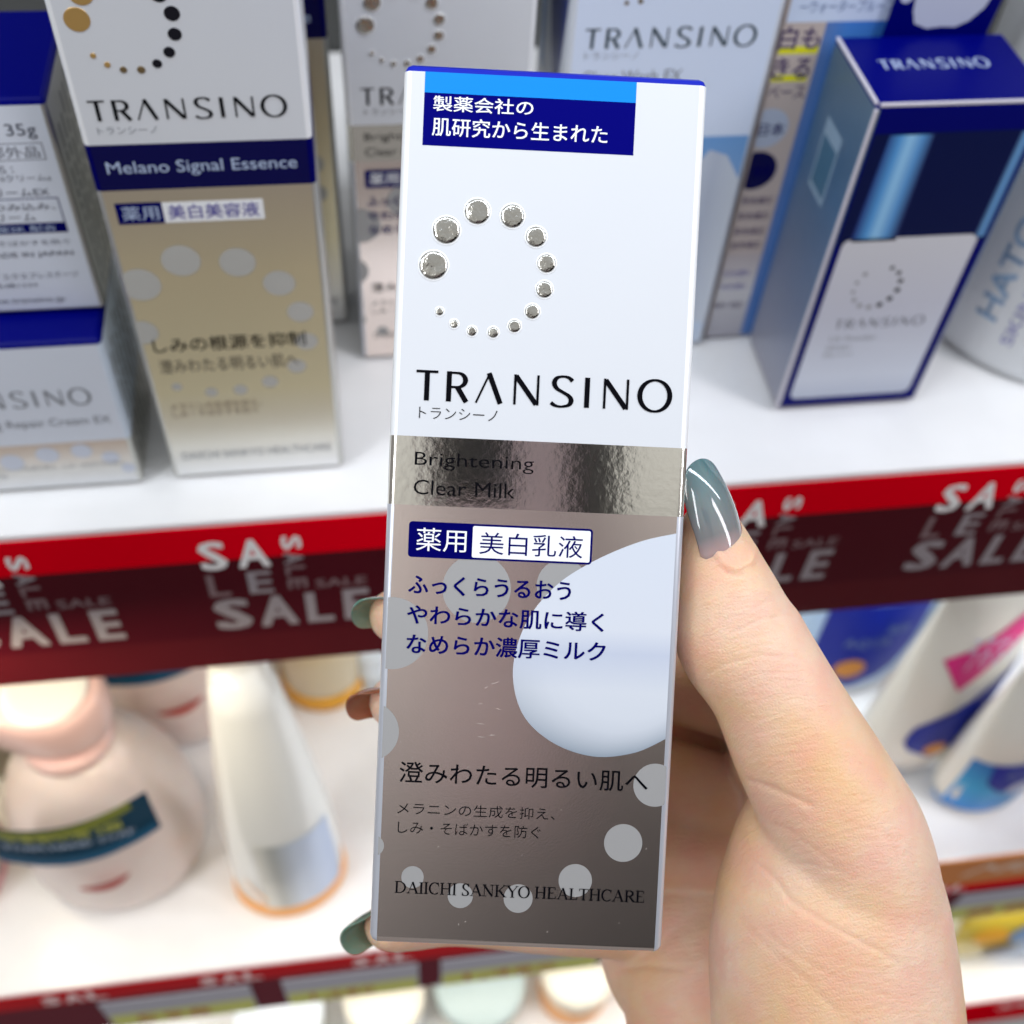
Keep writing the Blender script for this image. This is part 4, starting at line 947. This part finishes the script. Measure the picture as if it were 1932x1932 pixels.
n2 = noise(380, 6, mp.outputs[0]); n4 = noise(90, 4)
ad = t.nodes.new('ShaderNodeMath'); ad.operation = 'MULTIPLY_ADD'; ad.inputs[1].default_value = .5; t.links.new(v1.outputs['Distance'], ad.inputs[0]); t.links.new(n2.outputs['Fac'], ad.inputs[2])
a2 = t.nodes.new('ShaderNodeMath'); a2.operation = 'MULTIPLY_ADD'; a2.inputs[1].default_value = 2.2; t.links.new(n4.outputs['Fac'], a2.inputs[0]); t.links.new(ad.outputs[0], a2.inputs[2])
bp = t.nodes.new('ShaderNodeBump'); bp.inputs['Strength'].default_value = .55; bp.inputs['Distance'].default_value = .00042; t.links.new(a2.outputs[0], bp.inputs['Height']); t.links.new(bp.outputs[0], b.inputs['Normal'])
rr_ = t.nodes.new('ShaderNodeMapRange'); rr_.inputs['To Min'].default_value = .34; rr_.inputs['To Max'].default_value = .58; t.links.new(n3.outputs['Fac'], rr_.inputs['Value']); t.links.new(rr_.outputs[0], b.inputs['Roughness'])
hme.materials.clear(); hme.materials.append(SKIN)
hand = root('hand', 'left hand with long glossy grey green nails holding the milk carton', 'hand', tuple(at(1575, 1900, .216)))
ho = bpy.data.objects.new('hand_skin', hme); COL.objects.link(ho); ho.parent = hand; ho.matrix_parent_inverse = Matrix.Translation(hand.location).inverted()
# nails
def nail_mat(name, base, tip):
    m = bpy.data.materials.new(name); m.use_nodes = True; t = m.node_tree; b = t.nodes['Principled BSDF']
    a = t.nodes.new('ShaderNodeAttribute'); a.attribute_name = 'along'
    c = t.nodes.new('ShaderNodeValToRGB'); t.links.new(a.outputs['Fac'], c.inputs[0]); el = c.color_ramp.elements
    el[0].position = .04; el[0].color = (*base, 1); el[1].position = .95; el[1].color = (*tip, 1)
    q = el.new(.28); q.color = tuple(.25 * base[i] + .75 * tip[i] * .8 for i in range(3)) + (1,)
    t.links.new(c.outputs[0], b.inputs['Base Color']); b.inputs['Roughness'].default_value = .07; b.inputs['Coat Weight'].default_value = 1
    b.inputs['Coat Roughness'].default_value = .03; b.inputs['Subsurface Weight'].default_value = .4; b.inputs['Subsurface Scale'].default_value = .002
    return m
def nail(base, tip, nrm, width, m, phi=68, arch=.0012, thick=.0005, point=.62):
    base, tip, nrm = map(np.array, (base, tip, nrm)); ax = tip - base; L = np.linalg.norm(ax); ax = ax / L
    nrm = nrm - ax * nrm.dot(ax); nrm /= np.linalg.norm(nrm); sd = np.cross(ax, nrm); A, B = 26, 20; ph_ = math.radians(phi); R = width / 2 / math.sin(ph_)
    V, Fc, al = [], [], []
    for s_ in (0, 1):
        for i in range(A + 1):
            s = 1 - (1 - i / A) ** 1.8
            wv = min(1, (max(s, 0) / .10 + .0) ** .5 * .9 + .05) if s < .10 else 1 - .05 * (1 - s)
            if s > point: wv *= math.sqrt(max(0, 1 - ((s - point) / (1 - point)) ** 2.2)) + .001
            for j in range(B + 1):
                tt_ = (j / B * 2 - 1); an = ph_ * tt_ * wv
                p = base + ax * L * s + sd * R * math.sin(an) + nrm * (R * math.cos(an) - R) + nrm * arch * (4 * s * (1 - s)) - nrm * (thick if s_ else 0) * (1 if abs(tt_) < .99 else .6)
                V.append(p); al.append(s)
    m_ = (A + 1) * (B + 1)
    for i in range(A):
        for j in range(B):
            a = i * (B + 1) + j; Fc.append((a, a + 1, a + B + 2, a + B + 1)); Fc.append((m_ + a, m_ + a + B + 1, m_ + a + B + 2, m_ + a + 1))
        for j in (0, B):
            a = i * (B + 1) + j; Fc.append((a, a + B + 1, m_ + a + B + 1, m_ + a))
    o = mk('nail', V, Fc, m, None, smooth=True)
    at_ = o.data.attributes.new('along', 'FLOAT', 'POINT'); at_.data.foreach_set('value', al)
    o.parent = hand; o.matrix_parent_inverse = Matrix.Translation(hand.location).inverted()
    return o
def cdir(x, y, z): return RM @ np.array([x, y, z])
NB = nail_mat('grey_blue_nail_polish', (.58, .36, .34), (.085, .185, .20)); NG = nail_mat('grey_green_nail_polish', (.36, .26, .12), (.10, .25, .19)); NBR = nail_mat('amber_nail_polish', (.42, .16, .05), (.30, .11, .05))
nail(at(1391, 1053, .1960), at(1319, 866, .1975), cdir(.50, .14, .84), .0104, NB, phi=70, arch=.0016, point=.40)
nail(at(745, 1146, .2330), at(666, 1144, .2262), cdir(.10, .42, -.88), .0080, NG, phi=70, arch=.0010)
nail(at(740, 1308, .2340), at(655, 1320, .2270), cdir(.15, .50, -.82), .0084, NBR, phi=75, arch=.0010)
nail(at(735, 1716, .2350), at(641, 1768, .2270), cdir(-.25, .45, -.80), .0095, NG, phi=70, arch=.0010)
